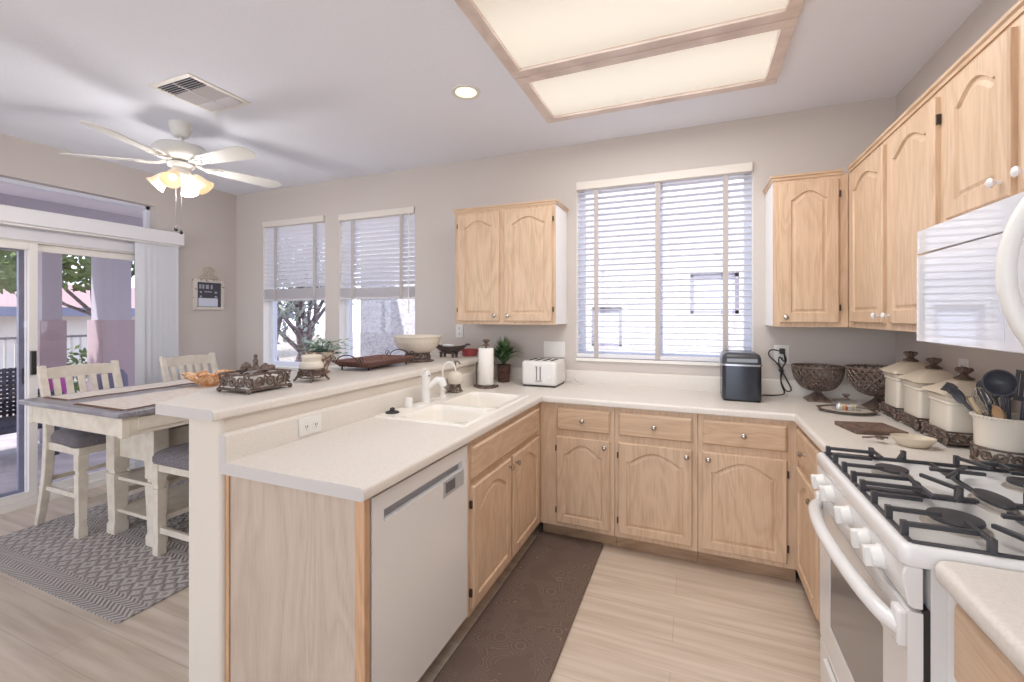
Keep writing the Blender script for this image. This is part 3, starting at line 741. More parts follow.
tag(r_.build('paper_towel_roll', mat('paper_towel', (240, 238, 234), .9, bump=(150, .2)), org=(hx, hy, CT + .02), smooth=40), 'white paper towel roll standing on the bronze holder', 'paper towel roll')
# grassy plant in woven pot
def blades(mb, c, n, L, spread, width, seed, droop=.5, ymax=99):
    rnd = random.Random(seed)
    for i in range(n):
        a = rnd.uniform(0, 2 * pi); sp = rnd.uniform(.15, 1) * spread; ll = L * rnd.uniform(.6, 1.05); w_ = width * rnd.uniform(.7, 1.2)
        px, py = -sin(a), cos(a); pts = []
        for k in range(6):
            t_ = k / 5; rr = sp * (t_ ** 1.5) * 1.0; z = ll * (t_ - droop * t_ ** 2.4 * (sp / spread) * 1.2)
            ww = w_ * (1 - t_) ** .6 * .5 + .0006
            pts.append([(c[0] + cos(a) * rr + px * ww, c[1] + sin(a) * rr + py * ww, c[2] + z), (c[0] + cos(a) * rr - px * ww, c[1] + sin(a) * rr - py * ww, c[2] + z)])
        pts = [[(a_[0], min(a_[1], ymax), a_[2]) for a_ in pr_] for pr_ in pts]
        for k in range(5): mb.add([pts[k][0], pts[k][1], pts[k + 1][1], pts[k + 1][0]], [(0, 1, 2, 3)])
px_, py_ = -2.475, -.17
t = thing('potted_plant', 'bushy grass-leaved plant in a woven brown pot in the corner behind the paper towels', 'plant', (px_, py_, CT))
MB().lathe([(.042, 0), (.044, .005), (.055, .125), (.058, .132), (.052, .132), (.046, .11)], (px_, py_, CT), 20).build('pot', mat('woven_brown_pot', (112, 78, 66), .7, noise=((90, 90, 90), (60, 40, 34), .4, .6), bump=(120, .8)), t, smooth=50)
fo = MB(); blades(fo, (px_, py_, CT + .12), 340, .27, .20, .018, 3, .55, -.02)
fo.build('foliage', mat('dark_grass_leaf', (62, 92, 62), .5, noise=((25, 25, 25), (120, 150, 100), .35, .6)), t)

# toaster
t = thing('toaster', 'white four-slot toaster on the back counter below the light switches', 'toaster', (-2.14, -.18, CT))
tx0, tx1, ty0, ty1, tz0, tz1 = -2.275, -2.012, -.312, -.05, CT + .010, CT + .185
MB().box(tx0, tx1, ty0, ty1, tz0, tz1).build('body', WHITEP, t, bevel=.022, seg=4)
MB().box(tx0 + .012, tx1 - .012, ty0 + .012, ty1 - .012, CT, tz0 + .004).build('base', BLACKP, t)
for k in range(4):
    xx = tx0 + .045 + k * .052 + (.008 if k > 1 else 0)
    MB().box(xx - .011, xx + .011, ty0 + .045, ty1 - .045, tz1 - .002, tz1 + .001).build('slot', DARKHOLE, t)
for k in (0, 1):
    xx = -2.158 + k * .028
    MB().box(xx - .004, xx + .004, ty0 - .0012, ty0 + .002, CT + .05, CT + .145).build('lever_slot', mat('slot_grey', (120, 120, 122), .5), t)
    MB().box(xx - .009, xx + .009, ty0 - .016, ty0 - .001, CT + .148, CT + .158).build('lever', WHITEP, t, bevel=.003)
MB().box(-2.165, -2.118, ty0 - .006, ty0, CT + .038, CT + .048).build('button_strip', mat('label_grey', (170, 170, 172), .5), t)
MB().lathe([(.014, 0), (.013, .012), (.004, .014)], (-2.065, ty0, CT + .065), 14, axis=(0, -1, 0)).build('dial', WHITEP, t, smooth=40)
MB().box(-2.246, -2.236, ty0 - .003, ty0, CT + .04, CT + .07).build('dial', WHITEP, t)
cordp = [(tx1 - .02, ty1 + .01, CT + .02), (tx1 + .04, -.05, CT + .035), (tx1 + .07, -.06, CT + .01), (tx1 + .12, -.10, CT + .006), (tx1 + .15, -.06, CT + .006), (tx1 + .10, -.035, CT + .01), (tx1 + .06, -.033, CT + .05)]
tag(MB().tube(cordp, .0035, 6).build('power_cord', WHITEP, org=(tx1, -.05, CT), smooth=60), 'white toaster cord looped on the counter right of the toaster', 'cord')

# outlets and switch plates
def plate(name, fr, u0, u1, v0, v1, label, cat, kind, parts):
    t = thing(name, label, cat, tuple(fr((u0 + u1) / 2, v0)))
    p_ = MB(); fbox(p_, fr, u0, u1, v0, v1, .0005, .006); p_.build('cover_plate', WHITEP, t, bevel=.002)
    for (a, b_, c_, d_) in parts:
        q_ = MB(); fbox(q_, fr, a, b_, c_, d_, .006, .009); f1 = q_.build(kind, mat('device_white', (228, 227, 224), .35), t)
        if kind == 'socket':
            s1 = MB(); mu, mv = (a + b_) / 2, (c_ + d_) / 2
            fbox(s1, fr, mu - .006, mu - .003, mv - .004, mv + .006, .009, .0094); fbox(s1, fr, mu + .003, mu + .006, mv - .004, mv + .006, .009, .0094); fbox(s1, fr, mu - .002, mu + .002, mv - .012, mv - .008, .009, .0094)
            s1.build('slots', DARKHOLE, f1)
    return t
FB = Fr((0, 0, 0), (1, 0, 0), (0, -1, 0)); FP = Fr((-2.612, 0, 0), (0, 1, 0), (1, 0, 0)); FR = Fr((0, 0, 0), (0, -1, 0), (-1, 0, 0))
plate('light_switch_plate', FB, -2.205, -2.035, 1.103, 1.225, 'white three-gang switch plate on the back wall above the toaster', 'switch plate', 'rocker', [(-2.192 + .054 * i, -2.158 + .054 * i, 1.13, 1.198) for i in range(3)])
plate('wall_outlet', FB, -2.992, -2.922, 1.240, 1.355, 'small white outlet plate below the left wall cabinet', 'outlet', 'socket', [(-2.972, -2.942, 1.305, 1.335), (-2.972, -2.942, 1.258, 1.288)])
plate('wall_outlet', FB, -.632, -.548, 1.115, 1.235, 'white outlet with black plug, under the right corner wall cabinet', 'outlet', 'socket', [(-.605, -.575, 1.183, 1.213), (-.605, -.575, 1.137, 1.167)])
plate('wall_outlet', FP, -1.970, -1.854, .926, .999, 'white outlet mounted sideways on the peninsula backsplash', 'outlet', 'socket', [(-1.951, -1.923, .946, .978), (-1.901, -1.873, .946, .978)])
plate('wall_outlet', FR, .69, .765, 1.12, 1.235, 'white outlet on the right wall behind the canisters', 'outlet', 'socket', [(.712, .742, 1.183, 1.213), (.712, .742, 1.137, 1.167)])

# ice maker
t = thing('ice_maker', 'dark grey countertop ice maker with a rounded lid and window', 'ice maker', (-.85, -.22, CT))
ix0, ix1, iy0, iy1 = -.957, -.745, -.372, -.085
IM = mat('gunmetal', (70, 74, 82), .22, .75); IM2 = mat('dark_plastic_lid', (62, 64, 70), .3)
def rbox(mb, x0, x1, y0, y1, zs, r=.03):
    L = []
    for z, k in zs: L.append([(x, y, z) for x, y in rrect((x0 + x1) / 2, (y0 + y1) / 2, (x1 - x0) / 2 - k, (y1 - y0) / 2 - k, max(r - k * .4, .004), 4)])
    return mb.loops(L)
rbox(MB(), ix0, ix1, iy0, iy1, [(CT + .012, .0), (CT + .215, .0)]).build('body', IM, t, smooth=40)
rbox(MB(), ix0 + .004, ix1 - .004, iy0 + .004, iy1 - .004, [(CT, .004), (CT + .012, 0)]).build('base', BLACKP, t, smooth=40)
rbox(MB(), ix0 - .003, ix1 + .003, iy0 - .003, iy1 + .003, [(CT + .212, 0), (CT + .222, 0)]).build('trim_band', mat('silver_trim', (188, 190, 196), .25, .8), t, smooth=40)
ld = rbox(MB(), ix0 - .001, ix1 + .001, iy0 - .001, iy1 + .001, [(CT + .222, 0), (CT + .262, .003), (CT + .28, .012), (CT + .288, .03)]).build('lid', IM2, t, smooth=40)
wp = [( -.851 + .078 * cos(a), iy0 + .055 + .05 * sin(a)) for a in [pi * k / 10 for k in range(11)]] 
MB().loops([[(x, y, CT + .288) for x, y in wp] , [(x, y, CT + .2905) for x, y in wp]]).build('lid_window', mat('smoky_window', (130, 138, 150), .1), ld)
MB().box(-.93, -.77, iy0 - .0045, iy0 - .001, CT + .235, CT + .256).build('control_panel', mat('panel_grey', (140, 146, 156), .3), ld)
# tied power cord
ck = MB(); bx_, bz_ = -.597, 1.075
pth = [(-.745, -.18, CT + .01), (-.70, -.10, CT + .006), (-.64, -.075, CT + .005), (-.585, -.07, CT + .02), (-.60, -.05, CT + .08), (bx_, -.04, bz_), (-.57, -.035, 1.14), (-.592, -.03, 1.19), (-.65, -.03, 1.205), (-.665, -.03, 1.17), (-.62, -.03, 1.12), (bx_, -.04, bz_), (-.56, -.05, 1.0), (-.545, -.055, .955), (-.575, -.055, .95), (-.60, -.045, 1.01), (bx_ + .004, -.04, bz_),
       (-.61, -.035, 1.12), (-.605, -.03, 1.16), (-.575, -.028, 1.13), (-.580, -.03, 1.19)]
def smooth_path(P, k=4):
    out = []; n_ = len(P)
    for i in range(n_ - 1):
        p0, p1, p2, p3 = [Vector(P[min(max(j, 0), n_ - 1)]) for j in (i - 1, i, i + 1, i + 2)]
        for q_ in range(k):
            u = q_ / k; out.append(.5 * ((2 * p1) + (-p0 + p2) * u + (2 * p0 - 5 * p1 + 4 * p2 - p3) * u * u + (-p0 + 3 * p1 - 3 * p2 + p3) * u ** 3))
    out.append(Vector(P[-1])); return out
t = thing('power_cord', 'black bundled cord plugged in beside the ice maker', 'cord', (-.60, -.05, CT))
MB().tube(smooth_path(pth), .0042, 6).build('cable', BLACKP, t, smooth=60)
MB().box(-.605, -.575, -.036, -.0098, 1.180, 1.215).build('plug', BLACKP, t, bevel=.004)
MB().cyl((bx_, -.04, bz_ - .008), (bx_, -.04, bz_ + .008), .014, 8).build('tie', BLACKP, t)

# lattice footed bowls
def lattice_bowl(cx, cy, R, zb, zt, label, nstr=22, zfoot=None):
    t = thing('lattice_bowl', label, 'bowl', (cx, cy, CT), 'lattice footed bowls')
    hh = zt - zb; m_ = MB(); rb = R * .30
    def surf(a, k):  # k 0..1
        rr = rb + (R - rb) * sin(k * pi / 2) ** .8 if k > 0 else rb
        return Vector((cx + rr * cos(a), cy + rr * sin(a), zb + hh * (1 - cos(k * pi / 2)) ** .9))
    for s_ in (1, -1):
        for i in range(nstr):
            a0 = 2 * pi * i / nstr
            m_.tube([surf(a0 + s_ * k / 9 * 1.25, k / 9) + Vector((0, 0, 0)) for k in range(10)], .0042, 5)
    for k in (.02, 1.0):
        m_.tube([surf(2 * pi * i / 36, k) for i in range(36)], .006, 6, closed=True)
    for i in range(nstr * 2):
        m_.ball(surf(2 * pi * i / (nstr * 2), 1.0) + Vector((0, 0, .003)), .0065, 6)
    m_.build('lattice_basket', BRONZE, t, smooth=60)
    MB().lathe([(rb + .004, zb - CT - .004), (rb, zb - CT + .006), (rb * .7, zb - CT + .001)], (cx, cy, CT), 20).build('basket_floor', BRONZE, t, smooth=40)
    q_ = MB(); fh = zb - CT
    q_.loops([[(cx + .062 * sx_ * k, cy + .062 * sy_ * k, z) for sx_, sy_ in ((1, 1), (-1, 1), (-1, -1), (1, -1))] for k, z in ((1, CT), (1, CT + .008), (.86, CT + .014), (.5, CT + fh * .5), (.3, CT + fh * .72), (.26, CT + fh * .85), (.5, CT + fh))])
    q_.build('foot', BRONZE, t, bevel=.002)
lattice_bowl(-.425, -.15, .130, .982, 1.118, 'smaller bronze lattice bowl on a square foot, nearer the ice maker')
lattice_bowl(-.172, -.295, .145, .990, 1.135, 'larger bronze lattice bowl on a square foot, partly hidden behind the farthest canister', 24)

# butter dish
t = thing('butter_dish', 'bronze-rimmed cream tray holding a small clear domed dish, by the lattice bowls', 'tray', (-.36, -.47, CT))
bc = (-.365, -.46)
def octo(k, rx=.135, ry=.115, rot=0): return [(bc[0] + rx * k * cos(a + rot), bc[1] + ry * k * sin(a + rot)) for a in [pi / 8 + i * pi / 4 for i in range(8)]]
MB().loops([[(x, y, CT) for x, y in octo(.72)], [(x, y, CT + .012) for x, y in octo(.98)], [(x, y, CT + .016) for x, y in octo(1.04)], [(x, y, CT + .016) for x, y in octo(.9)], [(x, y, CT + .008) for x, y in octo(.86)]], (True, False)).build('tray_rim', BRONZE, t, bevel=.0015)
MB().prism(octo(.88), 'z', CT + .006, CT + .011).build('cream_insert', CREAMC, t)
GL = glass_mat(); GL.name = 'clear_dome_glass'; GL.node_tree.nodes['Mix Shader'].inputs[0].default_value = .2
gl_ = MB(); gl_.loops([[(bc[0] + x, bc[1] + y, CT + .0115 + z) for x, y in rrect(0, 0, .058 * k, .048 * k, .02 * k, 4)] for k, z in ((1, 0), (1, .035), (.93, .047), (.6, .054), (.12, .056))])
lid = gl_.build('glass_lid', GL, t, smooth=50)
q = MB(); finial(q, (bc[0], bc[1], CT + .066), .7); q.build('finial', BRONZE, lid)
for k, (dx, dy, cc, rz_) in enumerate(((-.035, -.01, (240, 238, 235), .3), (-.01, .005, (235, 200, 90), -.2), (.015, -.012, (240, 236, 228), .5), (.035, .01, (238, 226, 170), 0), (0, -.02, (200, 90, 60), .9))):
    c_, s2 = cos(rz_), sin(rz_)
    tag(MB().obox((bc[0] + dx * .9, bc[1] + dy, CT + .0125 + .011), (.014 * c_, .014 * s2, 0), (-.003 * s2, .003 * c_, .004), (0, 0, .0105)).build('sweetener_packet', mat('packet_%d' % k, cc, .6), org=(bc[0] + dx, bc[1] + dy, CT + .012)),
        ('white', 'yellow', 'off-white', 'pale yellow', 'red')[k] + ' packet under the clear dome of the small tray', 'packet', 'packets under the glass dome')

# carved board
t = thing('carved_trivet', 'dark brown carved square board lying on the right counter', 'trivet', (-.388, -.883, CT), rz=radians(12), local=True)
MB().box(-.10, .10, -.088, .088, .0, .018).build('board', mat('brown_carved_wood', (112, 90, 78), .55, noise=((30, 30, 30), (84, 66, 58), .35, .6)), t, bevel=.003)
cv = MB()
for i in range(4):
    for j in range(4):
        cv.tube([(x, y, .018) for x, y in spiral((-.066 + i * .044, -.066 + j * .044), .018, 1.3, i + j * 1.3, 1 if (i + j) % 2 else -1)], .0022, 4)
cv.build('carving', mat('brown_carved_relief', (128, 106, 92), .5), t)
# spoon rest
t = thing('spoon_rest', 'oval cream spoon rest with bronze scroll handle, in front of the canisters', 'spoon rest', (-.322, -1.125, CT), rz=radians(-8), local=True)
MB().lathe([(.45, 0), (.62, .002), (.88, .022), (1.0, .038), (.96, .039), (.86, .026), (.58, .006), (.05, .005)], (0, 0, 0), 32, (True, True), .070, .050).build('dish', mat('cream_and_taupe_glaze', (212, 200, 180), .25), t, smooth=50)
h_ = MB(); h_.tube([(x - .105, y, .022) for x, y in spiral((0, .008), .014, 1.2, 0)], .004, 6); h_.tube([(x - .105, y, .022) for x, y in spiral((0, -.008), .014, 1.2, 0, -1)], .004, 6)
h_.tube([(-.075, 0, .024), (-.10, .004, .026), (-.14, 0, .018), (-.155, .01, .014)], .0045, 6)
h_.build('scroll_handle', BRONZE, t, smooth=50)
for z_ in t.children: z_.name = z_.name
# canisters
def canister(cy, w_, top, label):
    cx = -.012 - .004 - w_ / 2 - .012
    t = thing('canister', label, 'canister', (cx, cy, CT), 'cream canisters')
    hw = w_ / 2
    b_ = MB(); f_, L_ = box_path(cx - hw - .004, cx + hw + .004, cy - hw - .004, cy + hw + .004)
    scroll_band(b_, lambda s, z: f_(s, z, CT), L_, .042, .0038, .03, z0=.016)
    for sx_ in (-1, 1):
        for sy_ in (-1, 1):
            X, Y = cx + sx_ * hw, cy + sy_ * hw
            b_.tube([(X, Y, CT + .05), (X + sx_ * .006, Y + sy_ * .006, CT + .025), (X + sx_ * .012, Y + sy_ * .012, CT + .006)], [.007, .008, .006], 6)
            b_.ball((X + sx_ * .006, Y + sy_ * .006, CT + .045), .010, 6)
    b_.box(cx - hw, cx + hw, cy - hw, cy + hw, CT + .012, CT + .02)
    b_.build('scroll_base', BRONZE, t, smooth=50)
    def sq(k, z, r=.014): return [(x, y, z) for x, y in rrect(cx, cy, hw + k, hw + k, r, 3)]
    zt = top
    MB().loops([sq(-.006, CT + .02), sq(-.004, CT + .06), sq(-.006, zt - .035), sq(-.001, zt - .03), sq(-.004, zt - .022), sq(.002, zt - .014), sq(.004, zt - .004), sq(-.002, zt)]).build('body', CREAMC, t, smooth=35)
    # flared wavy lid
    L = []
    for k, z, wv in ((.008, zt + .001, 1), (.014, zt + .005, 1), (.010, zt + .010, .8), (-.012, zt + .025, .2), (-.045, zt + .052, 0), (-.066, zt + .060, 0), (-.074, zt + .062, 0)):
        k = max(k, -hw + .006)
        P_ = rrect(cx, cy, hw + k, hw + k, max(.004, .012), 5); n_ = len(P_)
        q_ = []
        for i in range(n_):
            (xa, ya), (xb_, yb_) = P_[i], P_[(i + 1) % n_]
            for s in range(4):
                u = s / 4; q_.append((xa + (xb_ - xa) * u, ya + (yb_ - ya) * u, z + wv * .0025 * sin((xa + (xb_ - xa) * u + ya + (yb_ - ya) * u) * 260)))
        L.append(q_)
    lo = MB().loops(L).build('lid', mat('cream_lid_glaze', (220, 209, 190), .25), t, smooth=45)
    q_ = MB(); finial(q_, (cx, cy, zt + .060), 1.15); q_.build('finial', BRONZE, lo, smooth=50)
canister(-.518, .172, 1.138, 'cream lidded canister on bronze scroll base, farthest from the range')
canister(-.748, .172, 1.126, 'cream lidded canister on bronze scroll base, middle of the three')
canister(-.992, .172, 1.110, 'cream lidded canister on bronze scroll base, next to the utensil crock')
# crock
kx, ky, kr = -.115, -1.252, .084
t = thing('utensil_crock', 'large round cream crock with bronze scroll band, crowded with kitchen tools', 'crock', (kx, ky, CT))
MB().lathe([(kr - .006, .004), (kr - .004, .02), (kr - .006, .06), (kr - .004, .14), (kr, .155), (kr + .002, .162), (kr - .004, .166), (kr - .012, .162), (kr - .012, .02), (.004, .012)], (kx, ky, CT), 36).build('body', CREAMC, t, smooth=50)
b = MB(); f_, L_ = ring_path(kx, ky, kr, CT + .006); scroll_band(b, f_, L_, .05, .0036, .042)
b.lathe([(kr + .004, 0), (kr + .005, .006), (kr - .004, .008)], (kx, ky, CT), 32); b.build('scroll_band', BRONZE, t, smooth=50)
b = MB()
for i in range(44): a = 2 * pi * i / 44; b.ball((kx + (kr + .001) * cos(a), ky + (kr + .001) * sin(a), CT + .160), .0042, 5)
b.build('beaded_rim', CREAMC, t, smooth=60)
UT = mat('charcoal_nylon', (70, 72, 80), .4)
def utensil(name, label, base, tip, head, m_=None, r=.005):
    """handle from inside the crock up to the head"""
    a, b_ = Vector(base), Vector(tip); d = (b_ - a).normalized()
    side = Vector((0.25, -1, 0)); side = (side - d * side.dot(d)).normalized(); nrm = d.cross(side)
    t = thing(name, label, 'utensil', tuple(a), 'tools in the crock')
    MB().cyl(a, b_, r, 8, r * 1.2).build('handle', m_ or UT, t, smooth=60)
    hb = MB(); head(hb, b_, d, side, nrm); hb.build('head', m_ or UT, t, smooth=50); return t
def h_ladle(hb, p, d, s, n):
    c = p + d * .042 - n * .006; L = []
    ax = (-n if n.x > 0 else n); ax = (ax + Vector((-.3, -1.0, .25))).normalized()
    R = Vector((0, 0, 1)).rotation_difference(ax).to_matrix()
    for r, z in ((.004, -.034), (.02, -.032), (.036, -.02), (.043, 0), (.045, .004), (.041, .004), (.034, -.016), (.004, -.029)):
        L.append([c + R @ Vector((r * cos(2 * pi * i / 20), r * sin(2 * pi * i / 20), z)) for i in range(20)])
    hb.loops(L)
def h_spoon(hb, p, d, s, n, w_=.030, l_=.045, thick=.004):
    c = p + d * l_ * .9; L = []
    for k, z in ((1.0, 0), (.97, thick), (.7, -.004), (.1, -.008)):
        L.append([c + d * l_ * k * cos(2 * pi * i / 20) + s * w_ * k * sin(2 * pi * i / 20) - n * z for i in range(20)])
    L = [[q_ + n * .006 for q_ in L[3]], [q_ + n * .004 for q_ in L[2]], L[0], L[1], L[2], L[3]]
    hb.loops(L)
def h_fork(hb, p, d, s, n):
    h_spoon(hb, p, d, s, n, .026, .036)
    for i in range(5):
        o = s * (-.024 + .012 * i); hb.tube([p + d * .05 + o, p + d * .068 + o - n * .006, p + d * .078 + o - n * .02], .0038, 5)
def h_whisk(hb, p, d, s, n):
    for k in range(6):
        a = pi * k / 6; v = s * cos(a) + n * sin(a)
        pts = [p + d * (.10 * (1 - cos(pi * j / 12)) / 2 if j <= 12 else 0) + v * .026 * sin(pi * j / 12) for j in range(13)]
        back = [p + d * (.10 * (1 - cos(pi * j / 12)) / 2) - v * .026 * sin(pi * j / 12) for j in range(12, -1, -1)]
        hb.tube(pts + back[1:], .0011, 4)
def h_turner(hb, p, d, s, n):
    for o0, o1 in ((-.036, -.024), (-.018, -.006), (.006, .018), (.024, .036)):
        hb.obox(p + d * .05 + s * (o0 + o1) / 2, d * .042, s * (o1 - o0) / 2, n * .0015)
    hb.obox(p + d * .098, d * .006, s * .036, n * .0015); hb.obox(p + d * .008, d * .008, s * .036, n * .0015)
def h_ring(hb, p, d, s, n):
    hb.tube([p + d * (.035 + .032 * cos(2 * pi * i / 20)) + s * .03 * sin(2 * pi * i / 20) for i in range(20)], .006, 6, closed=True)
B = CT + .03
utensil('ladle', 'charcoal ladle with deep round bowl leaning toward the room from the crock', (kx - .01, ky - .01, B), (kx - .035, ky - .055, CT + .245), h_ladle)
utensil('cooking_spoon', 'charcoal solid spoon standing upright in the middle of the crock', (kx, ky + .01, B), (kx - .04, ky + .01, CT + .20), h_spoon)
utensil('pasta_fork', 'charcoal toothed pasta fork hanging over the left rim of the crock', (kx + .01, ky, B), (kx - .06, ky + .115, CT + .185), h_fork)
utensil('slotted_turner', 'charcoal slotted turner at the back of the crock', (kx + .02, ky - .02, B), (kx + .03, ky - .03, CT + .22), h_turner)
utensil('whisk', 'steel wire balloon whisk among the charcoal tools', (kx, ky, B), (kx - .045, ky - .005, CT + .165), h_whisk, CHROME)
utensil('serving_spoon', 'charcoal oval spoon leaning to the back left of the crock', (kx + .02, ky + .02, B), (kx + .02, ky + .03, CT + .225), h_spoon)
utensil('masher', 'black ring-headed masher behind the pasta fork', (kx + .02, ky + .01, B), (kx - .0, ky + .06, CT + .215), h_ring)
utensil('wooden_spoon', 'tan wooden spoon low in the crock', (kx - .01, ky - .02, B), (kx - .035, ky - .04, CT + .15), lambda hb, p, d, s, n: h_spoon(hb, p, d, s, n, .02, .03), mat('beech_wood', (196, 160, 122), .6))
utensil('bamboo_spatula', 'pale bamboo spatula handle beside the whisk in the crock', (kx + .0, ky + .0, B), (kx - .05, ky + .035, CT + .16), lambda hb, p, d, s, n: hb.obox(p + d * .03, d * .03, s * .012, n * .002), mat('bamboo', (206, 182, 146), .6))

# ================================================================== BAR ITEMS
# scroll caddy
t = thing('napkin_caddy', 'dark bronze scroll-sided napkin caddy with fleur finial at the near end of the bar', 'napkin holder', (-2.90, -1.94, BAR))
cx0, cx1, cy0, cy1 = -2.985, -2.805, -2.045, -1.845
b = MB(); f_, L_ = box_path(cx0, cx1, cy0, cy1)
scroll_band(b, lambda s, z: f_(s, z, BAR), L_, .064, .0042, .05, z0=.014)
for X in (cx0, cx1):
    for Y in (cy0, cy1): b.ball((X, Y, BAR + .011), .011, 8); b.ball((X, Y, BAR + .075), .007, 8)
b.box(cx0, cx1, cy0, cy1, BAR + .012, BAR + .016)
b.build('scroll_sides', BRONZE, t, smooth=50)
b = MB(); cxm, cym = (cx0 + cx1) / 2, (cy0 + cy1) / 2
b.tube([(cx0, cym, BAR + .07), (cxm - .04, cym, BAR + .088), (cxm, cym, BAR + .095), (cxm + .04, cym, BAR + .088), (cx1, cym, BAR + .07)], .006, 8)
for sx_ in (-1, 1):
    for k in range(3):
        a = radians(35 + 30 * k); b.ball((cxm + sx_ * (.055 + .012 * k), cym - .015 + .015 * k, BAR + .092 + .004 * k), .016, 8, .8)
    b.lathe([(.003, 0), (.024, .006), (.018, .022), (.004, .034)], (cxm + sx_ * .06, cym, BAR + .086), 8)
b.lathe([(.03, 0), (.012, .012), (.009, .03), (.012, .034), (.009, .04), (.006, .05), (.009, .058), (.003, .066)], (cxm, cym, BAR + .09), 10)
for sx_ in (-1, 1): b.ball((cxm + sx_ * .014, cym - sx_ * .006, BAR + .126), .008, 8)
b.build('fleur_arm', BRONZE, t, smooth=50)
tag(MB().box(cx0 + .012, cx1 - .012, cy0 + .012, cy1 - .012, BAR + .0165, BAR + .058).build('napkin_stack', mat('paper_napkin', (238, 234, 228), .9), org=(cxm, cym, BAR + .0165), bevel=.003), 'stack of white paper napkins inside the bronze caddy', 'napkins')
# jar on scroll stand
def scroll_stand(name_parent, cx, cy, z0, r0, r1, h, nfeet=4, unit=.04):
    b = MB(); f_, L_ = ring_path(cx, cy, r1, z0 + h * .35, .0, h)
    scroll_band(b, f_, L_, h * .62, .0036, unit)
    for i in range(nfeet):
        a = pi / nfeet + i * 2 * pi / nfeet
        b.tube([(cx + r1 * cos(a), cy + r1 * sin(a), z0 + h * .8), (cx + (r1 + .004) * cos(a), cy + (r1 + .004) * sin(a), z0 + h * .45), (cx + r0 * .92 * cos(a), cy + r0 * .92 * sin(a), z0 + h * .15), (cx + r0 * cos(a), cy + r0 * sin(a), z0 + .005)], [.005, .006, .006, .005], 6)
    b.lathe([(r1 - .004, h * .93), (r1, h)], (cx, cy, z0), 20)
    return b.build('scroll_stand', BRONZE, name_parent, smooth=50)
jx, jy = -2.875, -1.655
t = thing('candle_jar', 'squat cream ceramic jar on a bronze scroll stand, right of the napkin caddy', 'jar', (jx, jy, BAR))
scroll_stand(t, jx, jy, BAR, .082, .058, .062)
MB().lathe([(.050, .058), (.056, .064), (.058, .078), (.050, .094), (.044, .100), (.046, .104), (.046, .116), (.049, .120), (.047, .128), (.040, .130), (.038, .11), (.01, .10)], (jx, jy, BAR), 24).build('jar_body', CREAMC, t, smooth=50)
# leafy arrangement
qx, qy = -3.06, -1.42
t = thing('potted_plant', 'low spreading leafy green plant in a bronze pot on the bar before the windows', 'plant', (qx, qy, BAR))
MB().lathe([(.05, 0), (.055, .01), (.04, .02), (.048, .05), (.068, .085), (.075, .118), (.078, .125), (.068, .122), (.06, .1)], (qx, qy, BAR), 20).build('pot', mat('bronze_ceramic_pot', (128, 100, 92), .4, noise=((40, 40, 40), (206, 196, 180), .42, .52)), t, smooth=50)
lf = MB(); rnd = random.Random(5)
for i in range(44):
    a = rnd.uniform(0, 2 * pi); ln = rnd.uniform(.06, .19); ri = rnd.uniform(-.02, .09)
    P_ = [Vector((qx + cos(a) * ln * k / 5, qy + sin(a) * ln * k / 5, BAR + .12 + ri * sin(k / 5 * 2.2) )) for k in range(6)]
    lf.tube(P_, .0014, 4)
    for k in range(1, 6):
        for _ in range(2):
            an = rnd.uniform(0, 2 * pi); dv = Vector((cos(an), sin(an), rnd.uniform(-.2, .6))).normalized() * rnd.uniform(.020, .034); sd = dv.cross(Vector((0, 0, 1))).normalized() * .0085
            c_ = P_[k]; lf.add([c_, c_ + dv * .5 + sd, c_ + dv, c_ + dv * .5 - sd], [(0, 1, 2, 3)])
lf.build('foliage', mat('sage_leaf', (92, 128, 100), .5, noise=((30, 30, 30), (150, 172, 160), .4, .6)), t)
# wicker tray
t = thing('wicker_tray', 'rectangular brown wicker tray with curled iron handles in the middle of the bar', 'tray', (-3.0, -1.03, BAR))
WK = mat('brown_wicker', (144, 104, 94), .6, noise=((60, 200, 200), (92, 62, 56), .35, .6), bump=(220, .9))
ax0, ax1, ay0, ay1 = -3.14, -2.845, -1.27, -.80
tz = BAR + .018
MB().loops([[(x, y, tz) for x, y in rrect(-2.9925, -1.035, .115, .2, .02, 3)], [(x, y, tz + .032) for x, y in rrect(-2.9925, -1.035, .150, .237, .025, 3)], [(x, y, tz + .036) for x, y in rrect(-2.9925, -1.035, .155, .242, .025, 3)],
            [(x, y, tz + .032) for x, y in rrect(-2.9925, -1.035, .142, .229, .025, 3)], [(x, y, tz + .006) for x, y in rrect(-2.9925, -1.035, .112, .197, .02, 3)]]).build('basket', WK, t, smooth=40)
fe = MB()
for X in (-3.09, -2.89):
    for Y in (-1.22, -.85): fe.tube([(X, Y, tz + .004), (X, Y, BAR + .006)], .004, 6); fe.ball((X, Y, BAR + .006), .006, 6)
fe.build('feet', BLACKP, t)
for Y, s_ in ((-1.285, -1), (-.785, 1)):
    h_ = MB(); pts = [(-2.9925 + .08 * cos(radians(a)), Y, tz + .03 + .045 * sin(radians(a))) for a in range(0, 181, 15)]
    h_.tube(pts, .0035, 6)
    for sx_ in (-1, 1):
        h_.tube([(-2.9925 + sx_ * .105 + q_[0] * sx_, Y, tz + .048 + q_[1]) for q_ in spiral((0, 0), .02, 1.2, pi, -1)], .003, 5)
    h_.build('handle', mat('wrought_iron', (70, 62, 62), .45, .4), t, smooth=60)
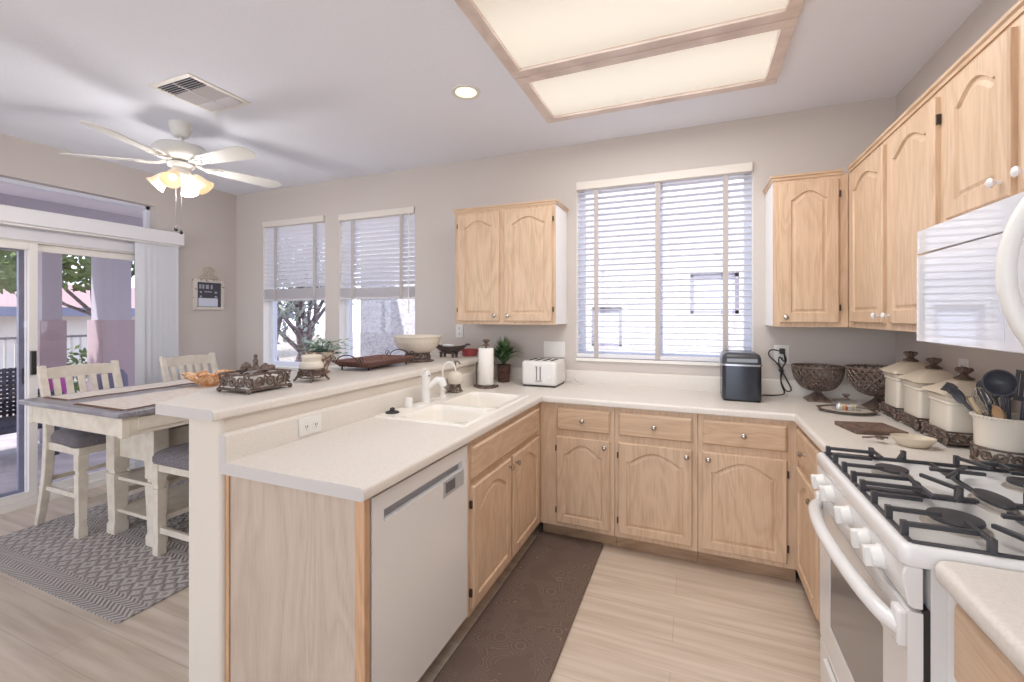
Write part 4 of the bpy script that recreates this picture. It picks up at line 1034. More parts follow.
# big cream bowl on stand
ux, uy = -2.945, -.64
t = thing('footed_bowl', 'large cream bowl on a bronze scroll stand at the far part of the bar', 'bowl', (ux, uy, BAR))
MB().lathe([(.115, 0), (.118, .006), (.105, .010), (.02, .012)], (ux, uy, BAR), 24).build('stand_plate', BRONZE, t, smooth=40)
b = MB(); f_, L_ = ring_path(ux, uy, .082, BAR + .012, .012, .05); scroll_band(b, f_, L_, .048, .004, .04)
b.build('scroll_stand', BRONZE, t, smooth=50)
pr = [(.06, .060), (.085, .063), (.12, .082), (.148, .115), (.163, .155), (.166, .168), (.174, .176), (.172, .184), (.162, .180), (.152, .155), (.12, .095), (.02, .07)]
MB().lathe(pr, (ux, uy, BAR), 40).build('bowl_body', CREAMC, t, smooth=50)
b = MB()
for i in range(26):
    a = 2 * pi * i / 26; rr = .155; b.tube([(ux + (rr + .003 * cos(w_)) * cos(a + w_ * .05), uy + (rr + .003) * sin(a + w_ * .05), BAR + .128 + .008 * sin(w_)) for w_ in [pi * k / 5 for k in range(6)]], .002, 4)
b.build('relief_garland', mat('cream_relief', (206, 194, 172), .35), t)
# pig-shaped dish
gx0, gy0 = -2.885, -.30
t = thing('animal_dish', 'dark bronze pig-shaped footed dish near the wall end of the bar', 'dish', (gx0, gy0, BAR))
L = []
for k in range(11):
    s = k / 10; x = gx0 - .15 + .31 * s; hgt = .028 + .0 * s
    wid = .055 * sin(pi * min(max(.06 + s * .88, 0), 1)) ** .6; drop = .055 * sin(pi * s) ** .7; top = BAR + .085 + (.02 * (2 * s - 1) ** 2)
    L.append([(x, gy0 - wid, top), (x, gy0 - wid * .75, top - drop * .6), (x, gy0, top - drop - .004), (x, gy0 + wid * .75, top - drop * .6), (x, gy0 + wid, top), (x, gy0 + wid * .8, top - .006), (x, gy0, top - drop * .75 ), (x, gy0 - wid * .8, top - .006)])
PG = mat('dark_pig_metal', (84, 72, 72), .4, .4)
MB().loops(L).build('body', PG, t, smooth=60)
for dx in (-.055, .05):
    for dy in (-.028, .028): MB().tube([(gx0 + dx, gy0 + dy, BAR + .045), (gx0 + dx, gy0 + dy, BAR + .002)], [.014, .010], 8).build('leg', PG, t, smooth=60)
h_ = MB(); h_.loops([[(gx0 + .15 + q_ * .03, gy0 + r_ * cos(a), BAR + .105 + r_ * sin(a) * .7) for a in [2 * pi * i / 10 for i in range(10)]] for q_, r_ in ((0, .012), (.6, .012), (1, .011))])
h_.build('snout', PG, t, smooth=40)
tag(MB().lathe([(.01, 0), (.045, .004), (.05, .012), (.03, .02), (.004, .022)], (gx0 - .005, gy0, BAR + .082), 14, sy_=.7).build('soap_sponge', mat('sponge_white', (236, 236, 236), .8), org=(gx0, gy0, BAR + .082), smooth=50), 'white pad lying in the pig-shaped dish', 'pad')
# red dish
rx, ry = -2.80, -.12
L = []
for r, z, wv in ((.045, 0, 0), (.055, .004, .02), (.066, .04, .05), (.070, .055, .06), (.062, .053, .06), (.05, .012, .02), (.01, .008, 0)):
    L.append([(rx + r * (1 + wv * sin(8 * 2 * pi * i / 48)) * cos(2 * pi * i / 48), ry + r * (1 + wv * sin(8 * 2 * pi * i / 48)) * sin(2 * pi * i / 48), BAR + z) for i in range(48)])
tag(MB().loops(L).build('scalloped_dish', mat('dusty_red_glaze', (168, 74, 78), .3), org=(rx, ry, BAR), smooth=50), 'small scalloped dusty red dish at the wall end of the bar', 'dish')

# ================================================================== RANGE
t = thing('gas_range', 'white freestanding gas range with black grates and arched oven handle', 'range', (-.33, -1.74, 0))
RY0, RY1 = -2.106, -1.366          # near, far
RXB = -.655
# ribbed side and body
MB().box(RXB + .012, -.03, RY0 + .004, RY1 - .004, .04, .885).build('body', WHITE, t); MB().box(RXB, RXB + .012, RY0 + .006, RY1 - .006, .06, .79).build('door_seal', BLACKP, t)
sd = MB()
for X in (-.60, -.52): sd.cyl((X, RY0 + .004, .08), (X, RY0 + .004, .86), .018, 10)
sd.build('side_ribs', WHITE, t, smooth=60)
ft = MB()
for X in (-.62, -.08):
    for Y in (RY0 + .05, RY1 - .05): ft.cyl((X, Y, 0), (X, Y, .04), .015, 8)
ft.build('feet', BLACKP, t)
# cooktop
ctp = MB(); zc = .925
def rr_(k, z, r=.02): return [(x, y, z) for x, y in rrect((-.695 - .03) / 2, (RY0 + RY1) / 2, (.695 - .03) / 2 - k, (RY1 - RY0) / 2 - k, r, 4)]
ctp.loops([rr_(.002, .882), rr_(0, .888), rr_(0, .912), rr_(.004, .921), rr_(.010, .925), rr_(.020, .925), rr_(.028, .918)], (True, True))
ctp.build('cooktop', WHITE, t, smooth=50)
# control panel (sloping) in x-z
MB().prism([(-.655, .88), (-.686, .88), (-.692, .86), (-.680, .795), (-.672, .79), (-.655, .79)], 'y', RY0 + .004, RY1 - .004).build('control_panel', WHITE, t, bevel=.003)
for yy in (-1.452, -1.562, -1.735, -1.885, -1.975):
    n_ = Vector((-1, 0, -.12)).normalized(); c_ = Vector((-.686, yy, .838))
    ko = MB().lathe([(.027, 0), (.028, .005), (.026, .007), (.024, .022), (.021, .026), (.003, .027)], c_, 20, axis=n_).build('knob', WHITEP, t, smooth=40)
    kg = MB(); kg.obox(c_ + n_ * .028, n_ * .011, Vector((0, .0085, 0)), Vector((-.1, 0, 1)).normalized() * .024)
    kg.build('knob_grip', WHITEP, ko, bevel=.003)
    MB().obox(c_ + Vector((-.0005, -.036, .0)), n_ * .0006, Vector((0, .003, 0)), Vector((0, 0, .006))).build('dial_mark', mat('print_grey', (130, 130, 134), .6), ko)
# door
dr = MB(); DX = -.682; dy0, dy1, dz0, dz1 = RY0 + .006, RY1 - .006, .255, .782
wy0, wy1, wz0, wz1 = -1.965, -1.50, .36, .66
dr.box(DX, RXB, dy0, wy0, dz0, dz1).box(DX, RXB, wy1, dy1, dz0, dz1).box(DX, RXB, wy0, wy1, dz0, wz0).box(DX, RXB, wy0, wy1, wz1, dz1)
do = dr.build('oven_door', WHITE, t)
MB().box(DX + .002, DX + .01, wy0, wy1, wz0, wz1).build('oven_window', mat('oven_glass', (126, 124, 124), .06, spec=.8), do)
vn = MB()
for i in range(3): vn.box(DX - .0006, DX + .001, wy0 + .01, wy1 - .01, .742 + i * .011, .746 + i * .011)
vn.build('vent_slots', mat('slot_shadow', (180, 178, 176), .6), do)
hd = []
n_ = 22
for i in range(n_ + 1):
    s = i / n_; y = dy1 - .012 + (dy0 - dy1 + .024) * s
    hd.append((DX - .004 - .058 * sin(pi * s) ** .55, y, .735 + .02 * sin(pi * s)))
MB().tube(hd, .019, 12).build('handle', WHITE, do, smooth=60)
for Y in (dy0 + .02, dy1 - .02): MB().box(DX - .018, DX + .002, Y - .02, Y + .02, .70, .78).build('handle_mount', WHITE, do, bevel=.006)
MB().box(DX, RXB, dy0, dy1, .07, .245).build('drawer', WHITE, t, bevel=.006)
MB().prism([(-.684, .2), (-.694, .205), (-.694, .225), (-.684, .232)], 'y', dy0 + .1, dy1 - .1).build('drawer_pull', WHITE, t)
# backguard
MB().prism([(-.03, .90), (-.115, .925), (-.125, .97), (-.09, 1.05), (-.085, 1.12), (-.06, 1.14), (-.004, 1.14), (-.004, .90)], 'y', RY0 + .004, RY1 - .002).build('backguard', WHITE, t, bevel=.006)
# burners
def burner(x, y, r, parent, oval=1.0):
    b_ = MB().lathe([(r * 1.25, 0), (r * 1.2, .004), (r, .005), (r, .014), (r * .92, .016)], (x, y, .9175), 28, sx_=1, sy_=oval).build('burner_base', mat('burner_aluminium', (176, 170, 162), .45, .5), parent, smooth=35)
    MB().lathe([(r * .96, 0), (r, .003), (r * .98, .008), (r * .3, .011), (.003, .011)], (x, y, .9335), 28, sx_=1, sy_=oval).build('burner_cap', BLACK, b_, smooth=35)
for x, y, r in ((-.530, -1.925, .052), (-.530, -1.555, .042), (-.215, -1.925, .042), (-.215, -1.555, .042)): burner(x, y, r, t)
burner(-.375, -1.74, .032, t, 2.1)
# grates : three continuous cast grates
GZ = .952
for k, (ga, gb) in enumerate(((-1.735, -1.392), (-2.080, -1.743))):
    g_ = MB(); xa, xb = -.669, -.132; rw = .0052; fz = .9245
    def bar(p, q, w_=rw):
        p, q = Vector(p), Vector(q); d = q - p; sd_ = Vector((d.y, -d.x, 0))
        sd_ = sd_.normalized() if sd_.length > 1e-6 else Vector((1, 0, 0)); up_ = sd_.cross(d).normalized()
        g_.obox((p + q) / 2, d / 2, sd_ * w_, up_ * w_)
    bar((xa, ga, fz), (xb, ga, fz)); bar((xa, gb, fz), (xb, gb, fz)); bar((xa, ga, fz), (xa, gb, fz)); bar((xb, ga, fz), (xb, gb, fz))
    yc = (ga + gb) / 2
    def finger(x, y, dx, dy, drop=.0):
        g_.box(x - rw * 1.3, x + rw * 1.3, y - rw * 1.3, y + rw * 1.3, fz, GZ + rw * 1.4)
        bar((x, y, GZ), (x + dx, y + dy, GZ - drop))
    for xx, sg in ((xa, 1), (xb, -1)):
        for f, ln, dy in ((.10, .13, .004), (.36, .10, .0), (.64, .10, .0), (.90, .13, -.004)): finger(xx, ga + (gb - ga) * f, sg * ln, dy)
    for yy, sg in ((ga, 1), (gb, -1)):
        for xx, dx in ((-.535, .0), (-.445, -.045), (-.305, .045), (-.215, .0)): finger(xx, yy, dx, sg * .095)
    # spider arms over the two burners and the long bar between them
    bar((-.425, yc - .07, GZ), (-.325, yc + .07, GZ)); bar((-.44, yc, GZ), (-.31, yc, GZ))
    g_.box(-.375 - rw, -.375 + rw, ga, gb, fz - rw, fz + rw)
    bar((-.375, yc, fz), (-.375, yc, GZ))
    g_.build('grate', BLACK, t, bevel=.0012, seg=1)

# ================================================================== MICROWAVE
t = thing('microwave', 'white over-the-range microwave with bowed handle mounted under the short cabinet', 'microwave', (-.2, -1.74, 1.335))
MX = -.40; my0, my1 = -2.115, -1.366
MB().box(MX + .03, -.004, my0, my1, 1.34, 1.716).build('body', WHITE, t)
MB().box(MX + .002, MX + .03, my0, my1, 1.634, 1.716).build('vent_panel', mat('glossy_white', (214, 214, 218), .05, spec=1.0, coat=1.0), t, bevel=.003)
GW = MATS['glossy_white']
md = MB(); yd0 = -2.0
md.box(MX, MX + .03, yd0, my1, 1.335, 1.631)
mdo = md.build('door', GW, t, bevel=.003)
MB().box(MX - .0012, MX + .001, -1.84, -1.395, 1.362, 1.60).build('door_inset', mat('glossy_white_inset', (204, 206, 214), .05, spec=1.0, coat=1.0), mdo)
MB().box(MX - .002, MX - .001, -1.82, -1.418, 1.408, 1.552).build('window', mat('glossy_window_white', (190, 194, 204), .04, spec=1.0, coat=1.0), mdo)
hp = [(MX - .002 - .055 * sin(pi * k / 20) ** .7, -1.968 + .005 * sin(pi * k / 20), 1.350 + .345 * k / 20) for k in range(21)]
MB().tube(hp, .017, 12).build('handle', WHITEP, mdo, smooth=60)
MB().box(MX + .001, MX + .03, my0, yd0 - .004, 1.335, 1.631).build('keypad', GW, t, bevel=.003)
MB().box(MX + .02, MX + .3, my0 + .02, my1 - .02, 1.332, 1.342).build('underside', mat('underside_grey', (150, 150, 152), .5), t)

# ================================================================== CEILING FIXTURES
t = thing('ceiling_light_box', 'large wood-framed fluorescent ceiling light above the kitchen', 'ceiling light', (-1.35, -1.4, H - .05))
DIFF = mat('lit_diffuser', (250, 246, 238), .5, emit=(255, 247, 232), estr=.42)
_n = DIFF.node_tree.nodes; _l = DIFF.node_tree.links; _g = _n.new('ShaderNodeNewGeometry'); _s = _n.new('ShaderNodeSeparateXYZ'); _l.new(_g.outputs['Position'], _s.inputs[0])
_t = mathn(_n, _l, 'PINGPONG', mathn(_n, _l, 'MULTIPLY', mathn(_n, _l, 'ADD', _s.outputs['Y'], .497), 1 / .299), 1)
_l.new(mathn(_n, _l, 'MULTIPLY_ADD', mathn(_n, _l, 'SMOOTH_MIN', _t, .7, .2),   .30, .30), _n['Principled BSDF'].inputs['Emission Strength'])
_n['Principled BSDF'].inputs['Base Color'].default_value = lin((226, 222, 212))
for (ya, yb) in ((-1.092, -.500), (-2.15, -1.098)):
    q = MB(); fa, fb = -2.013, -.695; tt = .062; zb_ = H - .034
    def bev(x0, x1, y0, y1): q.box(x0, x1, y0, y1, zb_, H)
    bev(fa, fb, ya, ya + tt); bev(fa, fb, yb - tt, yb); bev(fa, fa + tt, ya + tt, yb - tt); bev(fb - tt, fb, ya + tt, yb - tt)
    fo_ = q.build('wood_frame', OAK_LIGHT, t, bevel=.005)
    MB().box(fa + tt, fb - tt, ya + tt, yb - tt, H - .018, H - .012).build('diffuser', DIFF, fo_)
t = thing('recessed_light', 'small round recessed ceiling light left of the big light box', 'ceiling light', (-2.348, -1.02, H))
MB().lathe([(.062, -.004), (.084, -.006), (.086, -.001), (.064, .0)], (-2.348, -1.02, H), 32, (False, False)).build('trim_ring', WHITEP, t, smooth=40)
MB().lathe([(.001, 0), (.064, 0)], (-2.348, -1.02, H - .003), 32, (False, False)).build('lens', mat('lit_lens', (255, 240, 215), .5, emit=(255, 232, 196), estr=1.3), t)
# air vent
t = thing('ceiling_vent', 'white square multi-direction ceiling air vent beside the fan', 'vent', (-3.81, -1.59, H))
va, vb, vc, vd = -3.985, -3.635, -1.775, -1.405
q = MB(); q.box(va, vb, vc, vc + .03, H - .006, H).box(va, vb, vd - .03, vd, H - .006, H).box(va, va + .03, vc + .03, vd - .03, H - .006, H).box(vb - .03, vb, vc + .03, vd - .03, H - .006, H)
q.build('frame', TRIM, t, bevel=.002)
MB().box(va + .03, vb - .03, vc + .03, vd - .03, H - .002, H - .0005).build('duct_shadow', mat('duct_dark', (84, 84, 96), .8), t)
q = MB()
ix_a, ix_b, iy_a, iy_b = va + .03, vb - .03, vc + .03, vd - .03
for i in range(5):
    y = iy_a + .008 + i * .017; q.obox(((ix_a + ix_b) / 2, y, H - .008), ((ix_b - ix_a) / 2, 0, 0), (0, .005, .006), (0, -.0006, .0005))
    y = iy_b - .008 - i * .017; q.obox(((ix_a + ix_b) / 2, y, H - .008), ((ix_b - ix_a) / 2, 0, 0), (0, .005, -.006), (0, .0006, .0005))
for i in range(17):
    x = ix_a + .008 + i * .0172; q.obox((x, (iy_a + iy_b) / 2, H - .008), (.006, 0, .004), (0, (iy_b - iy_a) / 2 - .09, 0), (.0004, 0, -.0006))
q.box((ix_a + ix_b) / 2 - .004, (ix_a + ix_b) / 2 + .004, iy_a, iy_b, H - .012, H - .003)
q.build('louvres', mat('vent_louvre', (214, 212, 216), .5), t)

# ceiling fan
FX, FY = -4.357, -1.377
FW = mat('fan_white', (226, 226, 222), .35)
t = thing('ceiling_fan', 'white five-blade ceiling fan with lit glass shades over the dining table', 'ceiling fan', (FX, FY, H))
MB().lathe([(.020, -.095), (.040, -.092), (.048, -.08), (.068, -.03), (.070, -.006), (.070, 0)], (FX, FY, H), 28).build('canopy', FW, t, smooth=50)
MB().cyl((FX, FY, H - .15), (FX, FY, H - .08), .013, 12).build('downrod', FW, t)
MB().lathe([(.05, -.262), (.10, -.255), (.145, -.235), (.160, -.205), (.160, -.185), (.14, -.16), (.06, -.145), (.02, -.14)], (FX, FY, H), 36).build('motor_housing', FW, t, smooth=45)
MB().lathe([(.03, -.372), (.055, -.36), (.062, -.335), (.05, -.31), (.075, -.295), (.08, -.275), (.05, -.262)], (FX, FY, H), 28).build('light_kit_hub', FW, t, smooth=45)
BZ = H - .272
for k in range(5):
    a = radians(-70 + 72 * k); u = Vector((cos(a), sin(a), 0)); s = Vector((-sin(a), cos(a), 0)); pit = .19
    s2 = (s * cos(pit) - Vector((0, 0, 1)) * sin(pit)); c0 = Vector((FX, FY, BZ))
    prof = [(.19, .040), (.22, .050), (.56, .072), (.615, .066), (.655, .030), (.66, .0)]
    P_ = [c0 + u * r + s2 * w_ for r, w_ in prof] + [c0 + u * r - s2 * w_ for r, w_ in reversed(prof[:-1])]
    nn = u.cross(s2).normalized() * .003
    bo = MB().loops([[p - nn for p in P_], [p + nn for p in P_]]).build('blade', FW, t)
    bi = MB(); bi.tube([c0 + u * .09 + Vector((0, 0, .012)), c0 + u * .14 + s * .0 - Vector((0, 0, .004)), c0 + u * .20 - Vector((0, 0, .006))], [.012, .011, .010], 8)
    for w_ in (-.03, .03): bi.tube([c0 + u * .12 - Vector((0, 0, .002)), c0 + u * .17 + s2 * w_ - Vector((0, 0, .006)), c0 + u * .25 + s2 * w_ * 1.0 - Vector((0, 0, .006))], .006, 6)
    bi.build('blade_iron', FW, bo, smooth=60)
SH = mat('lit_frosted_glass', (250, 232, 206), .5, emit=(255, 214, 160), estr=.30)
BU = mat('lit_bulb', (255, 244, 225), .5, emit=(255, 240, 214), estr=1.2)
for k in range(4):
    a = radians(-52 + 90 * k); d = Vector((cos(a) * .72, sin(a) * .72, -.70)).normalized()
    p0_ = Vector((FX, FY, H - .335)) + Vector((cos(a), sin(a), 0)) * .055
    ar = MB().tube([Vector((FX, FY, H - .335)), p0_, p0_ + d * .03], .011, 8).build('lamp_arm', FW, t, smooth=60)
    L = []; R = Vector((0, 0, 1)).rotation_difference(d).to_matrix()
    sh = MB().lathe([(.022, 0), (.030, .008), (.040, .045), (.046, .080), (.060, .108), (.0575, .108), (.044, .08), (.037, .045), (.026, .010)], p0_ + d * .028, 24, (False, False), axis=d).build('lamp_shade', SH, ar, smooth=60)
    MB().ball(p0_ + d * .095, .024, 12).build('bulb', BU, ar, smooth=60)
for dx, zz in ((-.02, 2.02), (.035, 1.995)):
    ch_ = MB().cyl((FX + dx, FY - .02, H - .36), (FX + dx, FY - .02, zz), .0013, 4).build('pull_chain', mat('chain_grey', (120, 118, 120), .4, .6), t)
    MB().lathe([(.003, -.02), (.011, -.012), (.011, -.004), (.006, .008), (.002, .014)], (FX + dx, FY - .02, zz), 10).build('chain_fob', BLACKP, ch_, smooth=50)
lp = bpy.data.lights.new('fan_lamp', 'POINT'); lp.energy = 17; lp.color = (1, .95, .92); lp.shadow_soft_size = .1
lo_ = bpy.data.objects.new('fan_lamp', lp); lo_.location = (FX, FY, H - .49); COL.objects.link(lo_)

# ================================================================== WALL SIGN
t = thing('wall_sign', 'small distressed white framed chalkboard with crest, on the wall by the sliding door', 'sign', (XL, -.30, 1.48))
sy0, sy1, sz0, sz1 = -.458, -.145, 1.485, 1.795
q = MB(); q.box(XL, XL + .022, sy0, sy0 + .04, sz0, sz1).box(XL, XL + .022, sy1 - .03, sy1, sz0, sz1).box(XL, XL + .022, sy0 + .04, sy1 - .03, sz0, sz0 + .03).box(XL, XL + .022, sy0 + .04, sy1 - .03, sz1 - .03, sz1)
q.build('frame', mat('distressed_white', (214, 208, 200), .7, noise=((35, 35, 35), (120, 108, 100), .32, .42)), t, bevel=.003)
MB().box(XL + .001, XL + .008, sy0 + .04, sy1 - .03, sz0 + .03, sz1 - .03).build('chalkboard', mat('chalkboard', (72, 72, 84), .6), t)
q = MB(); x_ = XL + .009
for (ya, yb, za, zb_) in ((-.395, -.375, 1.70, 1.742), (-.365, -.345, 1.70, 1.742), (-.33, -.30, 1.70, 1.742), (-.28, -.262, 1.70, 1.742), (-.39, -.37, 1.655, 1.675), (-.345, -.27, 1.665, 1.675), (-.24, -.215, 1.655, 1.675), (-.39, -.37, 1.61, 1.63), (-.24, -.215, 1.61, 1.63)):
    q.box(x_ - .001, x_ + .0004, ya, yb, za, zb_)
q.build('lettering', mat('chalk_white', (170, 170, 182), .9), t)
MB().box(x_ - .001, x_ + .003, -.405, -.21, 1.52, 1.605).build('paper_note', mat('note_white', (214, 220, 238), .8), t)
q = MB()
for (cy_, cz_, r, a0, sg) in ((-.33, 1.835, .03, 0, 1), (-.27, 1.835, .03, pi, -1), (-.335, 1.885, .028, pi / 2, 1), (-.265, 1.885, .028, pi / 2, -1), (-.30, 1.91, .022, 0, 1), (-.38, 1.815, .02, 0, 1), (-.22, 1.815, .02, pi, -1)):
    q.tube([(XL + .012, y, z) for y, z in spiral((cy_, cz_), r, 1.4, a0, sg)], .0055, 6)
q.tube([(XL + .012, -.30, 1.79), (XL + .012, -.30, 1.86), (XL + .012, -.30, 1.90)], .009, 6); q.tube([(XL + .012, -.40, 1.80), (XL + .012, -.34, 1.81), (XL + .012, -.26, 1.81), (XL + .012, -.20, 1.80)], .006, 6)
q.build('crest', mat('crest_cream', (206, 196, 182), .7), t, smooth=60)

# ================================================================== DINING
def rug():
    q = MB(); q.prism(rrect(-4.40, -1.19, .83, .932, .01, 2), 'z', .0005, .009)
    return tag(q.build('area_rug', RUGM, org=(-4.4, -1.19, 0)), 'woven grey patterned area rug under the dining table', 'rug')
rug()
tag(MB().prism(rrect(-1.838, -1.38, .208, .822, .02, 3), 'z', .0005, .015).build('kitchen_mat', MATM, org=(-1.838, -1.38, 0), bevel=.006), 'dark brown embossed floor mat in front of the sink', 'mat')
FG = .009
# table
TX0, TX1, TY0_, TY1_ = -4.92, -3.885, -1.965, -.47
t = thing('dining_table', 'counter-height cream dining table with grey top and shelf pedestal', 'table', (-4.4, -1.21, FG))
MB().box(TX0, TX1, TY0_, TY1_, .884, .914).build('tabletop', TABLETOP, t, bevel=.007, seg=3)
q = MB(); ia, ib, ja, jb = TX0 + .035, TX1 - .035, TY0_ + .035, TY1_ - .035
q.box(ia, ib, ja, ja + .02, .775, .884).box(ia, ib, jb - .02, jb, .775, .884).box(ia, ia + .02, ja + .02, jb - .02, .775, .884).box(ib - .02, ib, ja + .02, jb - .02, .775, .884)
for X in (ia, ib - .035):
    for Y in (ja, jb - .035): q.box(X - .003, X + .038, Y - .003, Y + .038, .770, .884)
q.build('apron', CHALKC, t, bevel=.003)
for (ya, yb) in ((-1.86, -1.62), (-1.60, -1.15)):
    d_ = MB().box(ib, ib + .010, ya, yb, .800, .872).build('drawer', CHALKC, t, bevel=.002)
lx = (-4.615, -4.20); ly = (-1.61, -.80); lw = .044
def turned_leg(mb, X, Y, z0, z1, hw, notch):
    mb.box(X - hw, X + hw, Y - hw, Y + hw, notch + .012, z1)
    mb.box(X - hw * .78, X + hw * .78, Y - hw * .78, Y + hw * .78, notch - .012, notch + .012)
    P = [(1.0, notch - .012), (1.0, notch - .03), (.80, z0 + .075), (.95, z0 + .06), (.95, z0)]
    mb.loops([[(X + sx_ * hw * k, Y + sy_ * hw * k, z) for sx_, sy_ in ((1, 1), (-1, 1), (-1, -1), (1, -1))] for k, z in reversed(P)])
for X in lx:
    for Y in ly:
        q = MB(); turned_leg(q, X, Y, FG, .775, lw, .41); q.build('leg', CHALKC, t, bevel=.003)
MB().box(lx[0], lx[1], ly[0] + .03, ly[1] - .03, .53, .70).build('storage_box', CHALKC, t)
MB().box(lx[0] + .02, lx[1] - .02, ly[0] - .01, ly[0] + .01, .51, .775).build('end_panel', CHALKC, t, bevel=.002)
for z in (.15, .36):
    MB().box(lx[0] - .02, lx[1] + .02, ly[0] - .02, ly[1] + .02, z, z + .022).build('shelf', CHALKC, t, bevel=.003)
# placemat runners
RUN = mat('beige_runner', (224, 217, 210), .9, noise=((30, 30, 30), (214, 204, 196), .4, .6), bump=(300, .3)); FRG = mat('brown_fringe', (140, 112, 96), .9)
def runner(x0, x1, y0, y1, label):
    t = thing('table_runner', label, 'runner', ((x0 + x1) / 2, (y0 + y1) / 2, .9145), 'table runners')
    n_ = 24; Lp = [(x0 + .008 * sin(i * 1.3), y0 + (y1 - y0) * i / n_) for i in range(n_ + 1)]; Rp = [(x1 + .008 * sin(i * 1.1 + 1), y0 + (y1 - y0) * i / n_) for i in range(n_, -1, -1)]
    MB().prism(Lp + Rp, 'z', .9145, .9175).build('cloth', RUN, t)
    b_ = MB()
    b_.tube([(x, y, .9178) for x, y in Rp], .004, 4); b_.build('border', FRG, t)
    k = int((x1 - x0) / .012)
    for yy, s in ((y0, -1), (y1, 1)):
        f2 = MB(); f2.box(x0, x1, yy - .002, yy + .002, .9150, .9180)
        for i in range(k):
            x = x0 + (i + .5) * (x1 - x0) / k
            f2.tube([(x, yy, .9165), (x + .003, yy + s * .022, .9165)], .0028, 4)
        f2.build('fringe', FRG, t)
runner(-4.86, -4.60, -1.86, -.80, 'fringed beige runner on the table side nearest the sliding door')
runner(-4.42, -3.95, -1.90, -.80, 'wider fringed beige runner on the table side nearest the bar')
# amber bowl
ax_, ay_ = -4.38, -1.17
t = thing('amber_bowl', 'ruffled amber glass bowl in the middle of the dining table', 'bowl', (ax_, ay_, .9145))
AM = mat('amber_glass', (206, 148, 100), .12, noise=((28, 28, 28), (238, 206, 168), .42, .58))
L = []
for r, z, wv in ((.05, 0, 0), (.055, .006, 0), (.09, .035, .05), (.125, .065, .10), (.15, .085, .16), (.14, .082, .16), (.11, .06, .1), (.07, .03, .05), (.01, .012, 0)):
    L.append([(ax_ + r * (1 + wv * sin(11 * 2 * pi * i / 88)) * cos(2 * pi * i / 88), ay_ + r * (1 + wv * sin(11 * 2 * pi * i / 88)) * sin(2 * pi * i / 88), .9145 + z + wv * .10 * cos(9 * 2 * pi * i / 88)) for i in range(88)])
MB().loops(L).build('dish', AM, t, smooth=60)
q = MB(); rnd = random.Random(9)
for i in range(34):
    a = rnd.uniform(0, 2 * pi); r = rnd.uniform(.0, .11); q.ball((ax_ + r * cos(a), ay_ + r * sin(a), .9145 + .055 + r * .25 + rnd.uniform(0, .015)), rnd.uniform(.014, .022), 7, .8)
q.build('glass_petals', AM, t, smooth=60)
MB().tube([(ax_ + .055, ay_ - .03, .919), (ax_ + .09, ay_ + .02, .919)], .004, 5)

# chairs
SEAT = mat('grey_tweed', (142, 137, 141), .95, noise=((220, 220, 220), (92, 86, 92), .38, .62), bump=(260, .6))
def chair(loc, label):
    t = thing('counter_chair', label, 'chair', loc, 'counter-height chairs', local=True)
    hw = .20
    for sy_ in (-1, 1):
        q = MB(); L = []
        for x, z, a, b_ in ((-.275, 0, .019, .02), (-.225, .15, .020, .022), (-.170, .36, .023, .024), (-.150, .55, .024, .024), (-.158, .70, .021, .022), (-.190, .88, .018, .021), (-.235, 1.02, .016, .020), (-.248, 1.075, .015, .02)):
            L.append([(x - a, sy_ * .205 - b_, z), (x + a, sy_ * .205 - b_, z), (x + a, sy_ * .205 + b_, z), (x - a, sy_ * .205 + b_, z)])
        q.loops(L).build('back_post', CHALKC, t, bevel=.004)
        q = MB(); turned_leg(q, .215, sy_ * .195, 0, .530, .027, .415); q.build('leg', CHALKC, t, bevel=.002)
        MB().box(-.185, .20, sy_ * .20 - .010, sy_ * .20 + .010, .245, .275).build('stretcher', CHALKC, t, bevel=.002)
    MB().box(.205, .225, -.19, .19, .20, .235).build('stretcher', CHALKC, t, bevel=.002)
    MB().box(-.20, -.18, -.19, .19, .30, .33).build('stretcher', CHALKC, t, bevel=.002)
    q = MB(); q.box(-.165, .235, -.215, .215, .525, .574); q.build('seat_frame', CHALKC, t, bevel=.003)
    q = MB(); q.loops([[(x * .86 + .050, y * (1 + (x + .0) * .35), z) for x, y in rrect(0, 0, .235 - k, .225 - k, .05, 4)] for k, z in ((.008, .575), (0, .590), (0, .612), (.012, .638), (.04, .655), (.10, .664), (.17, .666))])
    q.build('seat', SEAT, t, smooth=60)
    # top rail (curved) and slats
    q = MB(); L = []
    for i in range(9):
        s = -1 + 2 * i / 8; y = s * .19; bow = -.012 * (1 - s * s)
        L.append([(-.243 + bow, y, .985), (-.222 + bow, y, .985), (-.226 + bow, y, 1.055 + .012 * (1 - s * s)), (-.246 + bow, y, 1.055 + .012 * (1 - s * s))])
    q.loops(L).build('top_rail', CHALKC, t, bevel=.003)
    MB().box(-.178, -.150, -.19, .19, .715, .75).build('lower_rail', CHALKC, t, bevel=.002)
    for i in range(5):
        y = -.135 + i * .0675
        MB().loops([[(-.172, y - .016, .745), (-.160, y - .016, .745), (-.160, y + .016, .745), (-.172, y + .016, .745)], [(-.245, y - .018, .99), (-.232, y - .018, .99), (-.232, y + .018, .99), (-.245, y + .018, .99)]]).build('slat', CHALKC, t)
    return t
ch1 = chair((-4.955, -1.55, FG), 'cream slat-back counter chair on the slider side, nearer the camera')
dup(ch1, (-4.975, -.80, FG), 0, 'cream slat-back counter chair on the slider side, nearer the corner')
